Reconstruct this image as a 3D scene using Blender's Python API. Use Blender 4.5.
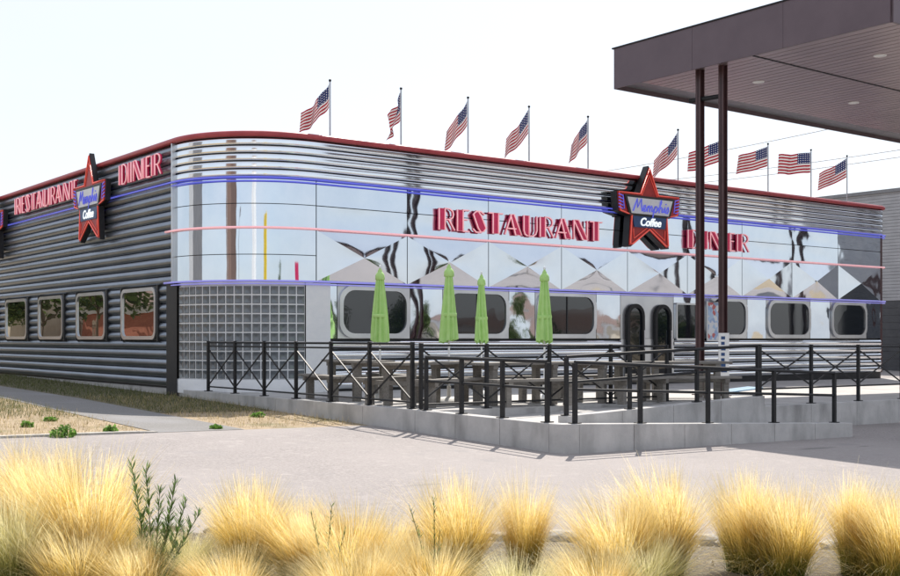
import bpy, bmesh, math, random
from mathutils import Vector, Matrix
random.seed(7)
R_ = math.radians
for o in list(bpy.data.objects): bpy.data.objects.remove(o)
sc = bpy.context.scene
COL = sc.collection

# ------------------------------------------------------------------ camera, sky, sun, exposure
# world axes: x along the chrome front, y along the dark side wall, the two facades meet at the origin
PHI = math.atan2(1135.0, 1480.0)
CX, CY, CAMZ, F = -4.686, 23.2, 1.64, 1135.0
cph, sph = math.cos(PHI), math.sin(PHI)
def W(X, Y):                       # camera-ground coordinates (right, ahead) -> world x, y
    a, b = X - CX, Y - CY
    return (cph*a + sph*b, -sph*a + cph*b)
cam_d = bpy.data.cameras.new('camera'); cam = bpy.data.objects.new('camera', cam_d); COL.objects.link(cam)
sc.camera = cam
cx, cy = W(0, 0)
cam.location = (cx, cy, CAMZ)
cam.rotation_euler = (R_(90), 0, -PHI)
cam_d.sensor_width = 36.0
cam_d.lens = 36.0*F/900.0
cam_d.shift_y = 50.0/900.0
cam_d.clip_end = 2000
SUN_EL = R_(50)
sd = Vector((*[a-b for a, b in zip(W(0.20, 1.0), W(0, 0))], 0)).normalized()   # horizontal direction towards the sun
w = bpy.data.worlds.new('World'); sc.world = w; w.use_nodes = True
nt = w.node_tree; nt.nodes.clear()
sky = nt.nodes.new('ShaderNodeTexSky'); sky.sky_type = 'NISHITA'; sky.sun_disc = False
sky.sun_elevation = SUN_EL; sky.sun_rotation = math.atan2(sd.x, sd.y)
sky.air_density = 1.0; sky.dust_density = 1.5; sky.ozone_density = 1.2
bg = nt.nodes.new('ShaderNodeBackground'); bg.inputs[1].default_value = 0.14
wo = nt.nodes.new('ShaderNodeOutputWorld')
tcw = nt.nodes.new('ShaderNodeTexCoord'); mpw = nt.nodes.new('ShaderNodeMapping'); mpw.inputs['Scale'].default_value = (1, 1, 3.5)
cln = nt.nodes.new('ShaderNodeTexNoise'); cln.inputs['Scale'].default_value = 2.2; cln.inputs['Detail'].default_value = 6
mrw = nt.nodes.new('ShaderNodeMapRange'); mrw.inputs['From Min'].default_value = .3; mrw.inputs['From Max'].default_value = .7; mrw.inputs['To Min'].default_value = .55; mrw.inputs['To Max'].default_value = .80
mxw = nt.nodes.new('ShaderNodeMix'); mxw.data_type = 'RGBA'; mxw.inputs['B'].default_value = (5.6, 5.75, 6.1, 1)
nt.links.new(tcw.outputs['Generated'], mpw.inputs[0]); nt.links.new(mpw.outputs[0], cln.inputs['Vector']); nt.links.new(cln.outputs['Fac'], mrw.inputs[0])
nt.links.new(mrw.outputs[0], mxw.inputs['Factor']); nt.links.new(sky.outputs[0], mxw.inputs['A'])
nt.links.new(mxw.outputs['Result'], bg.inputs[0]); nt.links.new(bg.outputs[0], wo.inputs[0])
sl = bpy.data.lights.new('sun', 'SUN'); sl.energy = 5.0; sl.angle = R_(0.5); sl.color = (1.0, 0.93, 0.84)
so = bpy.data.objects.new('sun', sl); COL.objects.link(so); so.location = (0, 0, 40)
dv = Vector((sd.x*math.cos(SUN_EL), sd.y*math.cos(SUN_EL), math.sin(SUN_EL)))
so.rotation_euler = dv.to_track_quat('Z', 'Y').to_euler()
sc.view_settings.view_transform = 'Standard'; sc.view_settings.look = 'None'
sc.view_settings.gamma = 1.0; sc.view_settings.exposure = 0.32

# ------------------------------------------------------------------ materials
def mat(name, c1, c2=None, scale=3.0, rough=0.6, metal=0.0, bump=0.0, bscale=20.0, bdetail=4, spec=0.5, emit=0.0, stretch=(1,1,1), detail=5, rvar=0.0, coat=0.0):
    m = bpy.data.materials.new(name); m.use_nodes = True
    t = m.node_tree; b = t.nodes['Principled BSDF']
    b.inputs['Base Color'].default_value = (*c1, 1)
    b.inputs['Roughness'].default_value = rough; b.inputs['Metallic'].default_value = metal
    b.inputs['Specular IOR Level'].default_value = spec
    b.inputs['Coat Weight'].default_value = coat
    tc = t.nodes.new('ShaderNodeTexCoord'); mp = t.nodes.new('ShaderNodeMapping'); mp.inputs['Scale'].default_value = stretch
    t.links.new(tc.outputs['Object'], mp.inputs[0])
    if c2 is not None:
        n = t.nodes.new('ShaderNodeTexNoise'); n.inputs['Scale'].default_value = scale; n.inputs['Detail'].default_value = detail
        n.inputs['Roughness'].default_value = 0.62
        t.links.new(mp.outputs[0], n.inputs['Vector'])
        r = t.nodes.new('ShaderNodeValToRGB'); r.color_ramp.elements[0].position = 0.32; r.color_ramp.elements[1].position = 0.68
        r.color_ramp.elements[0].color = (*c1, 1); r.color_ramp.elements[1].color = (*c2, 1)
        t.links.new(n.outputs['Fac'], r.inputs[0]); t.links.new(r.outputs[0], b.inputs['Base Color'])
        if rvar:
            mr = t.nodes.new('ShaderNodeMapRange'); mr.inputs['To Min'].default_value = max(0, rough-rvar); mr.inputs['To Max'].default_value = rough+rvar
            t.links.new(n.outputs['Fac'], mr.inputs[0]); t.links.new(mr.outputs[0], b.inputs['Roughness'])
    if bump:
        n2 = t.nodes.new('ShaderNodeTexNoise'); n2.inputs['Scale'].default_value = bscale; n2.inputs['Detail'].default_value = bdetail
        t.links.new(mp.outputs[0], n2.inputs['Vector'])
        bp = t.nodes.new('ShaderNodeBump'); bp.inputs['Strength'].default_value = 1.0; bp.inputs['Distance'].default_value = bump
        t.links.new(n2.outputs['Fac'], bp.inputs['Height']); t.links.new(bp.outputs[0], b.inputs['Normal'])
    if emit:
        b.inputs['Emission Color'].default_value = (*c1, 1); b.inputs['Emission Strength'].default_value = emit
    return m
def add_layer(m, col, scale, lo, hi, stretch=(1,1,1)):
    """second noise layer of stains / wear mixed over the base colour"""
    t = m.node_tree; b = t.nodes['Principled BSDF']
    src = b.inputs['Base Color'].links[0].from_socket
    tc = t.nodes.new('ShaderNodeTexCoord'); mp = t.nodes.new('ShaderNodeMapping'); mp.inputs['Scale'].default_value = stretch
    mp.inputs['Location'].default_value = (3.1, 7.7, 1.3)
    n = t.nodes.new('ShaderNodeTexNoise'); n.inputs['Scale'].default_value = scale; n.inputs['Detail'].default_value = 6
    r = t.nodes.new('ShaderNodeMapRange'); r.inputs['From Min'].default_value = lo; r.inputs['From Max'].default_value = hi
    mx = t.nodes.new('ShaderNodeMix'); mx.data_type = 'RGBA'
    t.links.new(tc.outputs['Object'], mp.inputs[0]); t.links.new(mp.outputs[0], n.inputs['Vector'])
    t.links.new(n.outputs['Fac'], r.inputs[0]); t.links.new(r.outputs[0], mx.inputs['Factor'])
    t.links.new(src, mx.inputs['A']); mx.inputs['B'].default_value = (*col, 1)
    t.links.new(mx.outputs['Result'], b.inputs['Base Color'])
    return m
def leafmat(name, ramp, trans=0.45, rough=0.6):
    """thin leaf / blade: colour along UV v, light passes through"""
    m = bpy.data.materials.new(name); m.use_nodes = True
    t = m.node_tree; t.nodes.clear()
    uv = t.nodes.new('ShaderNodeUVMap'); sp = t.nodes.new('ShaderNodeSeparateXYZ'); t.links.new(uv.outputs[0], sp.inputs[0])
    r = t.nodes.new('ShaderNodeValToRGB'); cr = r.color_ramp
    while len(cr.elements) < len(ramp): cr.elements.new(0.5)
    for e, (p, c) in zip(cr.elements, ramp): e.position = p; e.color = (*c, 1)
    t.links.new(sp.outputs[1], r.inputs[0])
    hs = t.nodes.new('ShaderNodeHueSaturation')
    mr = t.nodes.new('ShaderNodeMapRange'); mr.inputs['To Min'].default_value = 0.6; mr.inputs['To Max'].default_value = 1.35
    t.links.new(sp.outputs[0], mr.inputs[0]); t.links.new(mr.outputs[0], hs.inputs['Value']); t.links.new(r.outputs[0], hs.inputs['Color'])
    d = t.nodes.new('ShaderNodeBsdfPrincipled'); d.inputs['Roughness'].default_value = rough; d.inputs['Specular IOR Level'].default_value = 0.3
    tr = t.nodes.new('ShaderNodeBsdfTranslucent'); mx = t.nodes.new('ShaderNodeMixShader'); mx.inputs[0].default_value = trans
    o = t.nodes.new('ShaderNodeOutputMaterial')
    t.links.new(hs.outputs[0], d.inputs['Base Color']); t.links.new(hs.outputs[0], tr.inputs['Color'])
    t.links.new(d.outputs[0], mx.inputs[1]); t.links.new(tr.outputs[0], mx.inputs[2]); t.links.new(mx.outputs[0], o.inputs[0])
    return m
def glassmat(name, dark, refl, rough=0.01, bump=0.0):
    """coated window glass: a mirror-like share over a dark interior"""
    m = bpy.data.materials.new(name); m.use_nodes = True
    t = m.node_tree; t.nodes.clear()
    d = t.nodes.new('ShaderNodeBsdfPrincipled'); d.inputs['Base Color'].default_value = (*dark, 1); d.inputs['Roughness'].default_value = 0.05
    g = t.nodes.new('ShaderNodeBsdfGlossy'); g.inputs['Roughness'].default_value = rough; g.inputs['Color'].default_value = (0.9, 0.93, 0.95, 1)
    mx = t.nodes.new('ShaderNodeMixShader'); mx.inputs[0].default_value = refl
    o = t.nodes.new('ShaderNodeOutputMaterial')
    n = t.nodes.new('ShaderNodeTexNoise'); n.inputs['Scale'].default_value = 1.1; n.inputs['Detail'].default_value = .4
    tc = t.nodes.new('ShaderNodeTexCoord'); t.links.new(tc.outputs['Object'], n.inputs['Vector'])
    bp = t.nodes.new('ShaderNodeBump'); bp.inputs['Distance'].default_value = 0.007; t.links.new(n.outputs['Fac'], bp.inputs['Height'])
    t.links.new(bp.outputs[0], g.inputs['Normal'])
    t.links.new(d.outputs[0], mx.inputs[1]); t.links.new(g.outputs[0], mx.inputs[2]); t.links.new(mx.outputs[0], o.inputs[0])
    return m
M = {}
M['chrome'] = mat('chrome', (.62,.685,.77), (.69,.745,.81), 1.2, rough=.035, metal=1.0, bump=.0065, bscale=1.1, bdetail=1.7, rvar=.015)
M['chrome_press'] = mat('pressed_chrome', (.64,.69,.76), (.70,.745,.80), 1.2, rough=.04, metal=1.0, bump=.0030, bscale=1.6, bdetail=1.5, rvar=.015)
M['chrome_rib'] = mat('chrome_rib', (.78,.82,.87), (.84,.87,.90), 2, rough=.08, metal=1.0, bump=.003, bscale=1.5, bdetail=.5, rvar=.03)
M['satin'] = mat('satin_steel', (.55,.57,.60), (.66,.68,.70), 1.5, rough=.30, metal=.85, detail=1)
M['darkrib'] = add_layer(mat('dark_steel_cladding', (.19,.22,.265), (.25,.28,.325), 1.1, rough=.31, metal=.85, bump=.003, bscale=1.6, bdetail=1, rvar=.08), (.20,.22,.25), 5.0, .6, .85, (.15,.15,2))
M['black'] = mat('black_backing', (.012,.013,.016), (.02,.02,.022), 5, rough=.55)
M['blackpaint'] = mat('black_railing_paint', (.009,.010,.012), (.020,.020,.022), 9, rough=.5, spec=.3, bump=.001, bscale=60)
M['redtrim'] = mat('red_trim', (.33,.035,.045), (.42,.06,.07), 3, rough=.4, rvar=.1)
M['pinkneon'] = mat('pink_neon_tube', (.95,.50,.54), rough=.25, emit=.30)
M['blueneon'] = mat('blue_neon_tube', (.12,.14,.72), rough=.25, emit=.35)
M['violetneon'] = mat('violet_neon_tube', (.30,.29,.78), rough=.25, emit=.3)
M['redneon'] = mat('red_neon_tube', (.85,.12,.09), rough=.25, emit=.22)
M['whiteneon'] = mat('white_neon_tube', (.85,.92,.95), rough=.25, emit=.5)
M['crimson'] = mat('crimson_letter_face', (.62,.02,.10), (.70,.03,.13), 8, rough=.35)
M['starred'] = mat('red_star_face', (.30,.018,.02), (.42,.03,.03), 5, rough=.4)
M['starblack'] = mat('black_sign_box', (.010,.010,.012), (.02,.02,.022), 5, rough=.45)
M['signwhite'] = mat('white_sign_panel', (.66,.69,.74), (.74,.77,.80), 6, rough=.4)
M['signblue'] = mat('deep_blue_panel', (.012,.05,.16), (.02,.07,.2), 6, rough=.35)
M['concrete'] = add_layer(mat('cast_concrete', (.40,.395,.39), (.52,.51,.50), 2.5, rough=.85, bump=.004, bscale=30), (.25,.245,.24), 2.6, .50, .78, (1,1,.35))
M['deck'] = add_layer(mat('deck_concrete', (.42,.41,.40), (.50,.49,.475), 1.6, rough=.85, bump=.003, bscale=40), (.33,.32,.31), 1.3, .55, .8)
M['paving'] = add_layer(mat('pale_asphalt', (.19,.173,.168), (.37,.337,.328), 30, rough=.9, bump=.006, bscale=120, detail=8), (.34,.31,.30), .35, .35, .75)
add_layer(M['paving'], (.25,.237,.24), 1.7, .60, .82)
add_layer(M['paving'], (.40,.365,.352), 5.5, .58, .80)
add_layer(M['paving'], (.20,.19,.185), 1.1, .70, .74, (.5, 3, 1))
M['path'] = add_layer(mat('grey_path_asphalt', (.15,.147,.145), (.25,.243,.235), 40, rough=.9, bump=.005, bscale=110), (.26,.26,.27), .8, .5, .8)
M['soil'] = add_layer(mat('dry_soil', (.27,.205,.135), (.42,.33,.22), 5, rough=.95, bump=.03, bscale=14), (.16,.15,.075), 1.1, .52, .7)
add_layer(M['soil'], (.50,.40,.27), 22, .55, .8)
M['turfsoil'] = mat('shaded_turf_soil', (.09,.085,.045), (.17,.145,.085), 7, rough=.95, bump=.02, bscale=20)  # wall shade put into this darker soil colour
M['bed'] = add_layer(mat('planting_soil', (.09,.078,.06), (.17,.145,.11), 18, rough=.95, bump=.03, bscale=40), (.25,.22,.17), 6, .5, .8)
M['stone'] = mat('pale_stone', (.34,.32,.29), (.55,.53,.49), 7, rough=.85, bump=.006, bscale=25)
M['wood'] = add_layer(mat('weathered_wood', (.16,.148,.132), (.26,.243,.222), 4, rough=.85, bump=.003, bscale=30, stretch=(1,9,9)), (.29,.275,.25), 6, .55, .8, (.6,6,6))
M['green'] = mat('green_canvas', (.38,.63,.19), (.46,.70,.27), 6, rough=.8, bump=.004, bscale=25)
M['whitemetal'] = mat('white_metal', (.72,.74,.76), (.80,.81,.82), 5, rough=.4)
M['umbbase'] = mat('pale_umbrella_base', (.60,.60,.58), (.72,.72,.70), 5, rough=.7)
M['canopy'] = mat('mauve_fascia', (.115,.085,.098), (.14,.105,.12), 1.3, rough=.42, metal=.35, rvar=.08)
M['soffit'] = mat('mauve_soffit', (.33,.26,.265), (.44,.35,.355), 2.2, rough=.32, metal=.75, rvar=.1, stretch=(3,.3,1))
M['lip'] = mat('grey_gutter_lip', (.20,.20,.21), (.27,.27,.28), 2, rough=.45, metal=.5)
M['column'] = mat('brown_column_paint', (.055,.026,.028), (.075,.036,.038), 4, rough=.4)
M['pole'] = mat('grey_pole', (.42,.43,.45), (.52,.53,.55), 4, rough=.35, metal=.7)
M['cladgrey'] = mat('grey_siding', (.36,.36,.37), (.44,.44,.45), 1.5, rough=.55, metal=.2)
M['claddark'] = mat('dark_siding', (.055,.057,.062), (.08,.082,.088), 2, rough=.55)
M['window'] = glassmat('tinted_glass', (.006,.010,.015), .05)
M['sidewindow'] = glassmat('mirror_tinted_glass', (.012,.014,.016), .62)
M['block'] = None
M['mortar'] = mat('white_mortar', (.74,.76,.79), (.80,.81,.83), 9, rough=.7)
M['brick'] = mat('brick_render', (.36,.12,.075), (.46,.18,.11), 6, rough=.85, bump=.01, bscale=30)
M['beige'] = mat('beige_render', (.52,.45,.35), (.62,.55,.44), 3, rough=.85)
M['rooftile'] = mat('roof_tile', (.13,.085,.07), (.20,.13,.105), 8, rough=.85)
M['white'] = mat('white_paint', (.74,.74,.73), (.80,.80,.79), 5, rough=.5)
M['yellow'] = mat('yellow_panel', (.72,.50,.02), (.80,.57,.04), 4, rough=.45)
M['trunk'] = mat('tree_bark', (.10,.075,.05), (.17,.13,.09), 9, rough=.9, bump=.02, bscale=14)
M['leaf'] = leafmat('tree_leaf', [(0,(.05,.085,.022)), (1,(.10,.14,.035))], .35)
M['weed'] = leafmat('weed_leaf', [(0,(.09,.20,.03)), (1,(.22,.40,.08))], .4)
M['herb'] = leafmat('herb_leaf', [(0,(.08,.14,.035)), (1,(.17,.27,.09))], .4)
M['stipa'] = leafmat('feather_grass', [(0,(.06,.10,.018)), (.22,(.21,.25,.05)), (.40,(.57,.46,.12)), (.68,(.86,.66,.22)), (1,(.95,.85,.54))], .52)
M['stipa2'] = leafmat('pale_feather_grass', [(0,(.10,.15,.03)), (.3,(.30,.34,.09)), (.6,(.62,.58,.22)), (1,(.92,.86,.58))], .55)
M['drygrass'] = leafmat('dry_verge_grass', [(0,(.20,.17,.07)), (.5,(.42,.33,.15)), (1,(.58,.47,.26))], .35)
M['turf'] = leafmat('dull_turf', [(0,(.05,.075,.02)), (.6,(.11,.13,.04)), (1,(.22,.21,.085))], .35)  # green turf, darkened in colour to deepen the shade by the wall
def glassblock():
    m = mat('glass_block', (.04,.048,.058), (.20,.225,.25), 2.2, rough=.16, metal=.0, bump=.012, bscale=7, spec=.6, coat=.15)
    return m
M['block'] = glassblock()
def flagmat():
    m = bpy.data.materials.new('flag_cloth'); m.use_nodes = True
    t = m.node_tree; t.nodes.clear()
    def n(op, a, b=None):
        x = t.nodes.new('ShaderNodeMath'); x.operation = op
        for i, v in enumerate((a, b)):
            if v is None: continue
            if isinstance(v, (int, float)): x.inputs[i].default_value = v
            else: t.links.new(v, x.inputs[i])
        return x.outputs[0]
    uv = t.nodes.new('ShaderNodeUVMap'); sp = t.nodes.new('ShaderNodeSeparateXYZ'); t.links.new(uv.outputs[0], sp.inputs[0])
    u, v = sp.outputs[0], sp.outputs[1]                      # v = 0 at the top edge
    stripe = n('LESS_THAN', n('MODULO', n('MULTIPLY', v, 13.0), 2.0), 1.0)
    canton = n('MULTIPLY', n('LESS_THAN', u, 0.4), n('LESS_THAN', v, 7/13))
    su = n('SUBTRACT', n('FRACT', n('MULTIPLY', u, 15.0)), 0.5); sv = n('SUBTRACT', n('FRACT', n('MULTIPLY', v, 9.3)), 0.5)
    star = n('LESS_THAN', n('ADD', n('MULTIPLY', su, su), n('MULTIPLY', sv, sv)), 0.055)
    def mix(f, a, b):
        x = t.nodes.new('ShaderNodeMix'); x.data_type = 'RGBA'; t.links.new(f, x.inputs['Factor'])
        for k, c in (('A', a), ('B', b)):
            if isinstance(c, tuple): x.inputs[k].default_value = (*c, 1)
            else: t.links.new(c, x.inputs[k])
        return x.outputs['Result']
    col = mix(canton, mix(stripe, (.66,.64,.64), (.34,.012,.025)), mix(star, (.012,.022,.10), (.62,.62,.64)))
    d = t.nodes.new('ShaderNodeBsdfDiffuse'); tr = t.nodes.new('ShaderNodeBsdfTranslucent'); mx = t.nodes.new('ShaderNodeMixShader'); mx.inputs[0].default_value = .25
    o = t.nodes.new('ShaderNodeOutputMaterial')
    t.links.new(col, d.inputs[0]); t.links.new(col, tr.inputs[0]); t.links.new(d.outputs[0], mx.inputs[1]); t.links.new(tr.outputs[0], mx.inputs[2]); t.links.new(mx.outputs[0], o.inputs[0])
    return m
M['flag'] = flagmat()
def postermat():
    m = mat('poster_print', (.62,.68,.78), (.62,.68,.78), 1, rough=.5)
    t = m.node_tree; b = t.nodes['Principled BSDF']
    vo = t.nodes.new('ShaderNodeTexVoronoi'); vo.inputs['Scale'].default_value = 9
    tc = t.nodes.new('ShaderNodeTexCoord'); t.links.new(tc.outputs['Object'], vo.inputs['Vector'])
    r = t.nodes.new('ShaderNodeValToRGB'); r.color_ramp.interpolation = 'CONSTANT'
    for p, c in ((.25,(.35,.48,.72)), (.45,(.74,.76,.80)), (.62,(.55,.16,.16)), (.7,(.45,.60,.80))):
        e = r.color_ramp.elements.new(p); e.color = (*c, 1)
    r.color_ramp.elements[0].color = (.72,.75,.80,1)
    s = t.nodes.new('ShaderNodeSeparateColor'); t.links.new(vo.outputs['Color'], s.inputs[0])
    t.links.new(s.outputs[0], r.inputs[0]); t.links.new(r.outputs[0], b.inputs['Base Color'])
    return m
M['poster'] = postermat()

# ------------------------------------------------------------------ mesh helpers
class MB:
    def __init__(s): s.v = []; s.f = []; s.uv = []
    def face(s, pts, uvs=None):
        b = len(s.v); s.v += [tuple(p) for p in pts]; s.f.append(tuple(range(b, b+len(pts))))
        if uvs: s.uv.append(uvs)
    def box(s, x0, x1, y0, y1, z0, z1, z1b=None, z0b=None):
        """z1b / z0b: top / bottom height at the x1 end"""
        zb = z1 if z1b is None else z1b; z0e = z0 if z0b is None else z0b
        b = len(s.v)
        s.v += [(x0,y0,z0),(x1,y0,z0e),(x1,y1,z0e),(x0,y1,z0),(x0,y0,z1),(x1,y0,zb),(x1,y1,zb),(x0,y1,z1)]
        s.f += [tuple(b+i for i in q) for q in ((0,3,2,1),(4,5,6,7),(0,1,5,4),(1,2,6,5),(2,3,7,6),(3,0,4,7))]
        return s
    def bar(s, p, q, w, h=None):
        """square bar between two points"""
        p, q = Vector(p), Vector(q); h = h or w
        d = (q-p).normalized(); up = Vector((0,0,1)) if abs(d.z) < .95 else Vector((1,0,0))
        a = d.cross(up).normalized()*w/2; c = a.cross(d).normalized()*h/2
        b = len(s.v)
        for o in (p, q): s.v += [tuple(o+i*a+j*c) for i, j in ((-1,-1),(1,-1),(1,1),(-1,1))]
        s.f += [tuple(b+i for i in f) for f in ((0,1,2,3),(7,6,5,4),(0,4,5,1),(1,5,6,2),(2,6,7,3),(3,7,4,0))]
        return s
    def tube(s, pts, r, n=8, closed=False, taper=None):
        pts = [Vector(p) for p in pts]; b0 = len(s.v); m = len(pts)
        ref = Vector((0,0,1))
        tot = max((abs((pts[-1]-pts[0]).normalized().z) if (pts[-1]-pts[0]).length > 1e-6 else 0), 0)
        if tot > .9: ref = Vector((1,0,0))
        for i, p in enumerate(pts):
            if closed: d = pts[(i+1) % m]-pts[i-1]
            else: d = pts[min(i+1, m-1)]-pts[max(i-1, 0)]
            d.normalize()
            a = d.cross(ref)
            if a.length < 1e-3: a = d.cross(Vector((0,1,0)))
            a.normalize(); c = a.cross(d)
            rr = r if taper is None else r*taper[i]
            for k in range(n):
                t = 2*math.pi*k/n; s.v.append(tuple(p+rr*(math.cos(t)*a+math.sin(t)*c)))
        for i in range(m if closed else m-1):
            j = (i+1) % m
            for k in range(n):
                l = (k+1) % n; s.f.append((b0+i*n+k, b0+i*n+l, b0+j*n+l, b0+j*n+k))
        if not closed:
            s.f.append(tuple(b0+k for k in range(n))[::-1]); s.f.append(tuple(b0+(m-1)*n+k for k in range(n)))
        return s
    def lathe(s, prof, n=16, c=(0,0)):
        b = len(s.v)
        for r, z in prof:
            for k in range(n):
                t = 2*math.pi*k/n; s.v.append((c[0]+r*math.cos(t), c[1]+r*math.sin(t), z))
        for i in range(len(prof)-1):
            for k in range(n):
                l = (k+1) % n; s.f.append((b+i*n+k, b+i*n+l, b+(i+1)*n+l, b+(i+1)*n+k))
        s.f.append(tuple(b+k for k in range(n))[::-1]); s.f.append(tuple(b+(len(prof)-1)*n+k for k in range(n)))
        return s
    def prism(s, poly, y0, y1):
        """polygon in x,z extruded in y (y0 is the side facing the viewer)"""
        b = len(s.v); n = len(poly)
        s.v += [(x, y0, z) for x, z in poly] + [(x, y1, z) for x, z in poly]
        s.f.append(tuple(range(b, b+n))); s.f.append(tuple(range(b+2*n-1, b+n-1, -1)))
        for i in range(n):
            j = (i+1) % n; s.f.append((b+i, b+n+i, b+n+j, b+j))
        return s
    def sweep(s, path, prof, close=False):
        """path: (x, y, nx, ny) ; prof: (offset, z)"""
        b = len(s.v); n = len(prof)
        for x, y, nx, ny in path:
            for o, z in prof: s.v.append((x+nx*o, y+ny*o, z))
        for i in range(len(path)-1):
            for k in range(n if close else n-1):
                l = (k+1) % n; s.f.append((b+i*n+k, b+(i+1)*n+k, b+(i+1)*n+l, b+i*n+l))
        if close:
            s.f.append(tuple(b+k for k in range(n))); s.f.append(tuple(b+(len(path)-1)*n+k for k in range(n))[::-1])
        return s
    def mesh(s, name, m, smooth=False, angle=None):
        me = bpy.data.meshes.new(name); me.from_pydata(s.v, [], s.f)
        if s.uv:
            l = me.uv_layers.new(name='UVMap'); i = 0
            for fu in s.uv:
                for q in fu: l.data[i].uv = q; i += 1
        me.materials.append(m)
        if not s.uv:
            bm = bmesh.new(); bm.from_mesh(me); bmesh.ops.recalc_face_normals(bm, faces=bm.faces); bm.to_mesh(me); bm.free()
        if smooth:
            me.polygons.foreach_set('use_smooth', [True]*len(me.polygons))
            if angle: me.set_sharp_from_angle(angle=R_(angle))
        me.update()
        return me
    def build(s, name, m, parent=None, smooth=False, angle=None, bevel=0.0):
        me = s.mesh(name, m, smooth, angle)
        o = bpy.data.objects.new(name, me); COL.objects.link(o)
        if parent is not None: o.parent = parent
        if bevel:
            bv = o.modifiers.new('bevel', 'BEVEL'); bv.width = bevel; bv.segments = 2; bv.limit_method = 'ANGLE'
        return o
def share(name, me, parent=None, loc=(0,0,0), rz=0.0, scale=None):
    o = bpy.data.objects.new(name, me); COL.objects.link(o); o.location = loc; o.rotation_euler = (0,0,rz)
    if scale: o.scale = scale
    if parent is not None: o.parent = parent
    return o
def tag(o, label=None, cat=None, group=None, kind=None):
    if label: o['label'] = label
    if cat: o['category'] = cat
    if group: o['group'] = group
    if kind: o['kind'] = kind
    return o
def thing(name, label, cat, loc=(0,0,0), rz=0.0, group=None):
    o = bpy.data.objects.new(name, None); COL.objects.link(o); o.location = loc; o.rotation_euler = (0,0,rz)
    o.empty_display_size = .2
    return tag(o, label, cat, group)
def copy_tree(o, parent=None):
    c = o.copy(); COL.objects.link(c)
    if parent is not None: c.parent = parent
    for ch in list(o.children): copy_tree(ch, c)
    return c

# ------------------------------------------------------------------ ground
def gz(x, y):
    a = y+10.2
    h = .0235*max(-30, min(a, 12)) + .012*max(0, min(a-12, 18))
    return .084 + h - .017*max(-30, min(x, 30))
XS = [-400, -120, -30, -15, 0, 15, 30, 120, 400]; YS = [-400, -120, -40.2, -20, -10.2, 1.8, 19.8, 120, 400]
g = MB()
for i in range(len(XS)-1):
    for j in range(len(YS)-1):
        q = [(XS[i],YS[j]), (XS[i+1],YS[j]), (XS[i+1],YS[j+1]), (XS[i],YS[j+1])]
        g.face([(x, y, gz(x, y)) for x, y in q])
tag(g.build('ground', M['soil']), kind='structure')
def sheet(name, m, rects, dz):
    s = MB()
    for x0, x1, y0, y1 in rects:
        xs = [x0]+[a for a in XS if x0 < a < x1]+[x1]; ys = [y0]+[a for a in YS if y0 < a < y1]+[y1]
        for i in range(len(xs)-1):
            for j in range(len(ys)-1):
                q = [(xs[i],ys[j]), (xs[i+1],ys[j]), (xs[i+1],ys[j+1]), (xs[i],ys[j+1])]
                s.face([(x, y, gz(x, y)+dz) for x, y in q])
    return tag(s.build(name, m), kind='structure')
PE = -5.55                                     # pavement edge towards the verge
sheet('pavement', M['paving'], [(-60, 60, -60, PE), (6, 60, PE, 40)], .004)
sheet('path', M['path'], [(-3.7, -2.3, PE+.004, 30)], .008)
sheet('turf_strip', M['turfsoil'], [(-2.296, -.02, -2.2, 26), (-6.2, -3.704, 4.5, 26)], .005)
# kerb strip between verge and pavement
k = MB(); x = -40.0
kb = tag(bpy.data.objects.new('verge_kerb', None), 'pale flush kerb between dry verge and pavement', 'kerb'); COL.objects.link(kb)
while x < -3.8:
    z = gz(x, PE); q = MB().box(x+.004, min(x+1.0, -3.72)-.004, PE, PE+.14, z-.2, z+.035, gz(x+1, PE)+.035, gz(x+1,PE)-.2)
    q.build('kerb_stone', M['stone'], kb); x += 1.0

# ------------------------------------------------------------------ diner building
RC = 2.25; LF = 23.94; RR = .46; LB = 24.0     # corner radius, flat front end, right corner radius, depth of side wall
ZB, ZR = .50, 5.97
Z_BLUE, Z_PINK, Z_VIO, Z_WB = 5.02, 3.98, 2.85, 1.62
def p_left(y0=LB, y1=RC, n=2): return [(0, y0+(y1-y0)*i/(n-1), -1, 0) for i in range(n)]
def p_corner(n=40, a0=180.0, a1=270.0):
    return [(RC+RC*math.cos(R_(a0+(a1-a0)*i/n)), RC+RC*math.sin(R_(a0+(a1-a0)*i/n)), math.cos(R_(a0+(a1-a0)*i/n)), math.sin(R_(a0+(a1-a0)*i/n))) for i in range(n+1)]
def p_front(x0=RC, x1=LF, n=2): return [(x0+(x1-x0)*i/(n-1), 0, 0, -1) for i in range(n)]
def p_right(n=8): return [(LF+RR*math.cos(R_(270+90*i/n)), RR+RR*math.sin(R_(270+90*i/n)), math.cos(R_(270+90*i/n)), math.sin(R_(270+90*i/n))) for i in range(n+1)]
FULL = p_left()[:1]+p_corner(40)+p_front()[1:]+p_right()[1:]+[(LF+RR, LB, 1, 0)]
CHROME = p_corner(40)+p_front()[1:]+p_right()[1:]+[(LF+RR, 6.0, 1, 0)]
bld = thing('diner_building', 'long chrome diner with dark ribbed side wall and rounded glass block corner', 'building')
MB().sweep(FULL, [(-.05, -.6), (-.05, ZR-.05)]).build('wall_core', M['black'], bld)
MB().sweep([p for p in p_left(LB, RC-.1)], [(-.02,-.8),(-.02,.5),(-.05,.52)]).build('plinth', M['concrete'], bld)
rf = MB(); rf.face([(x-nx*.06, y-ny*.06, ZR-.04) for x, y, nx, ny in FULL]); rf.build('roof', M['claddark'], bld)
MB().sweep(FULL, [(-.2,ZR-.03),(-.2,ZR+.055),(.03,ZR+.07),(.085,ZR+.045),(.10,ZR),(.085,ZR-.04),(.02,ZR-.055)]).build('roof_trim', M['redtrim'], bld, True, 50)
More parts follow.
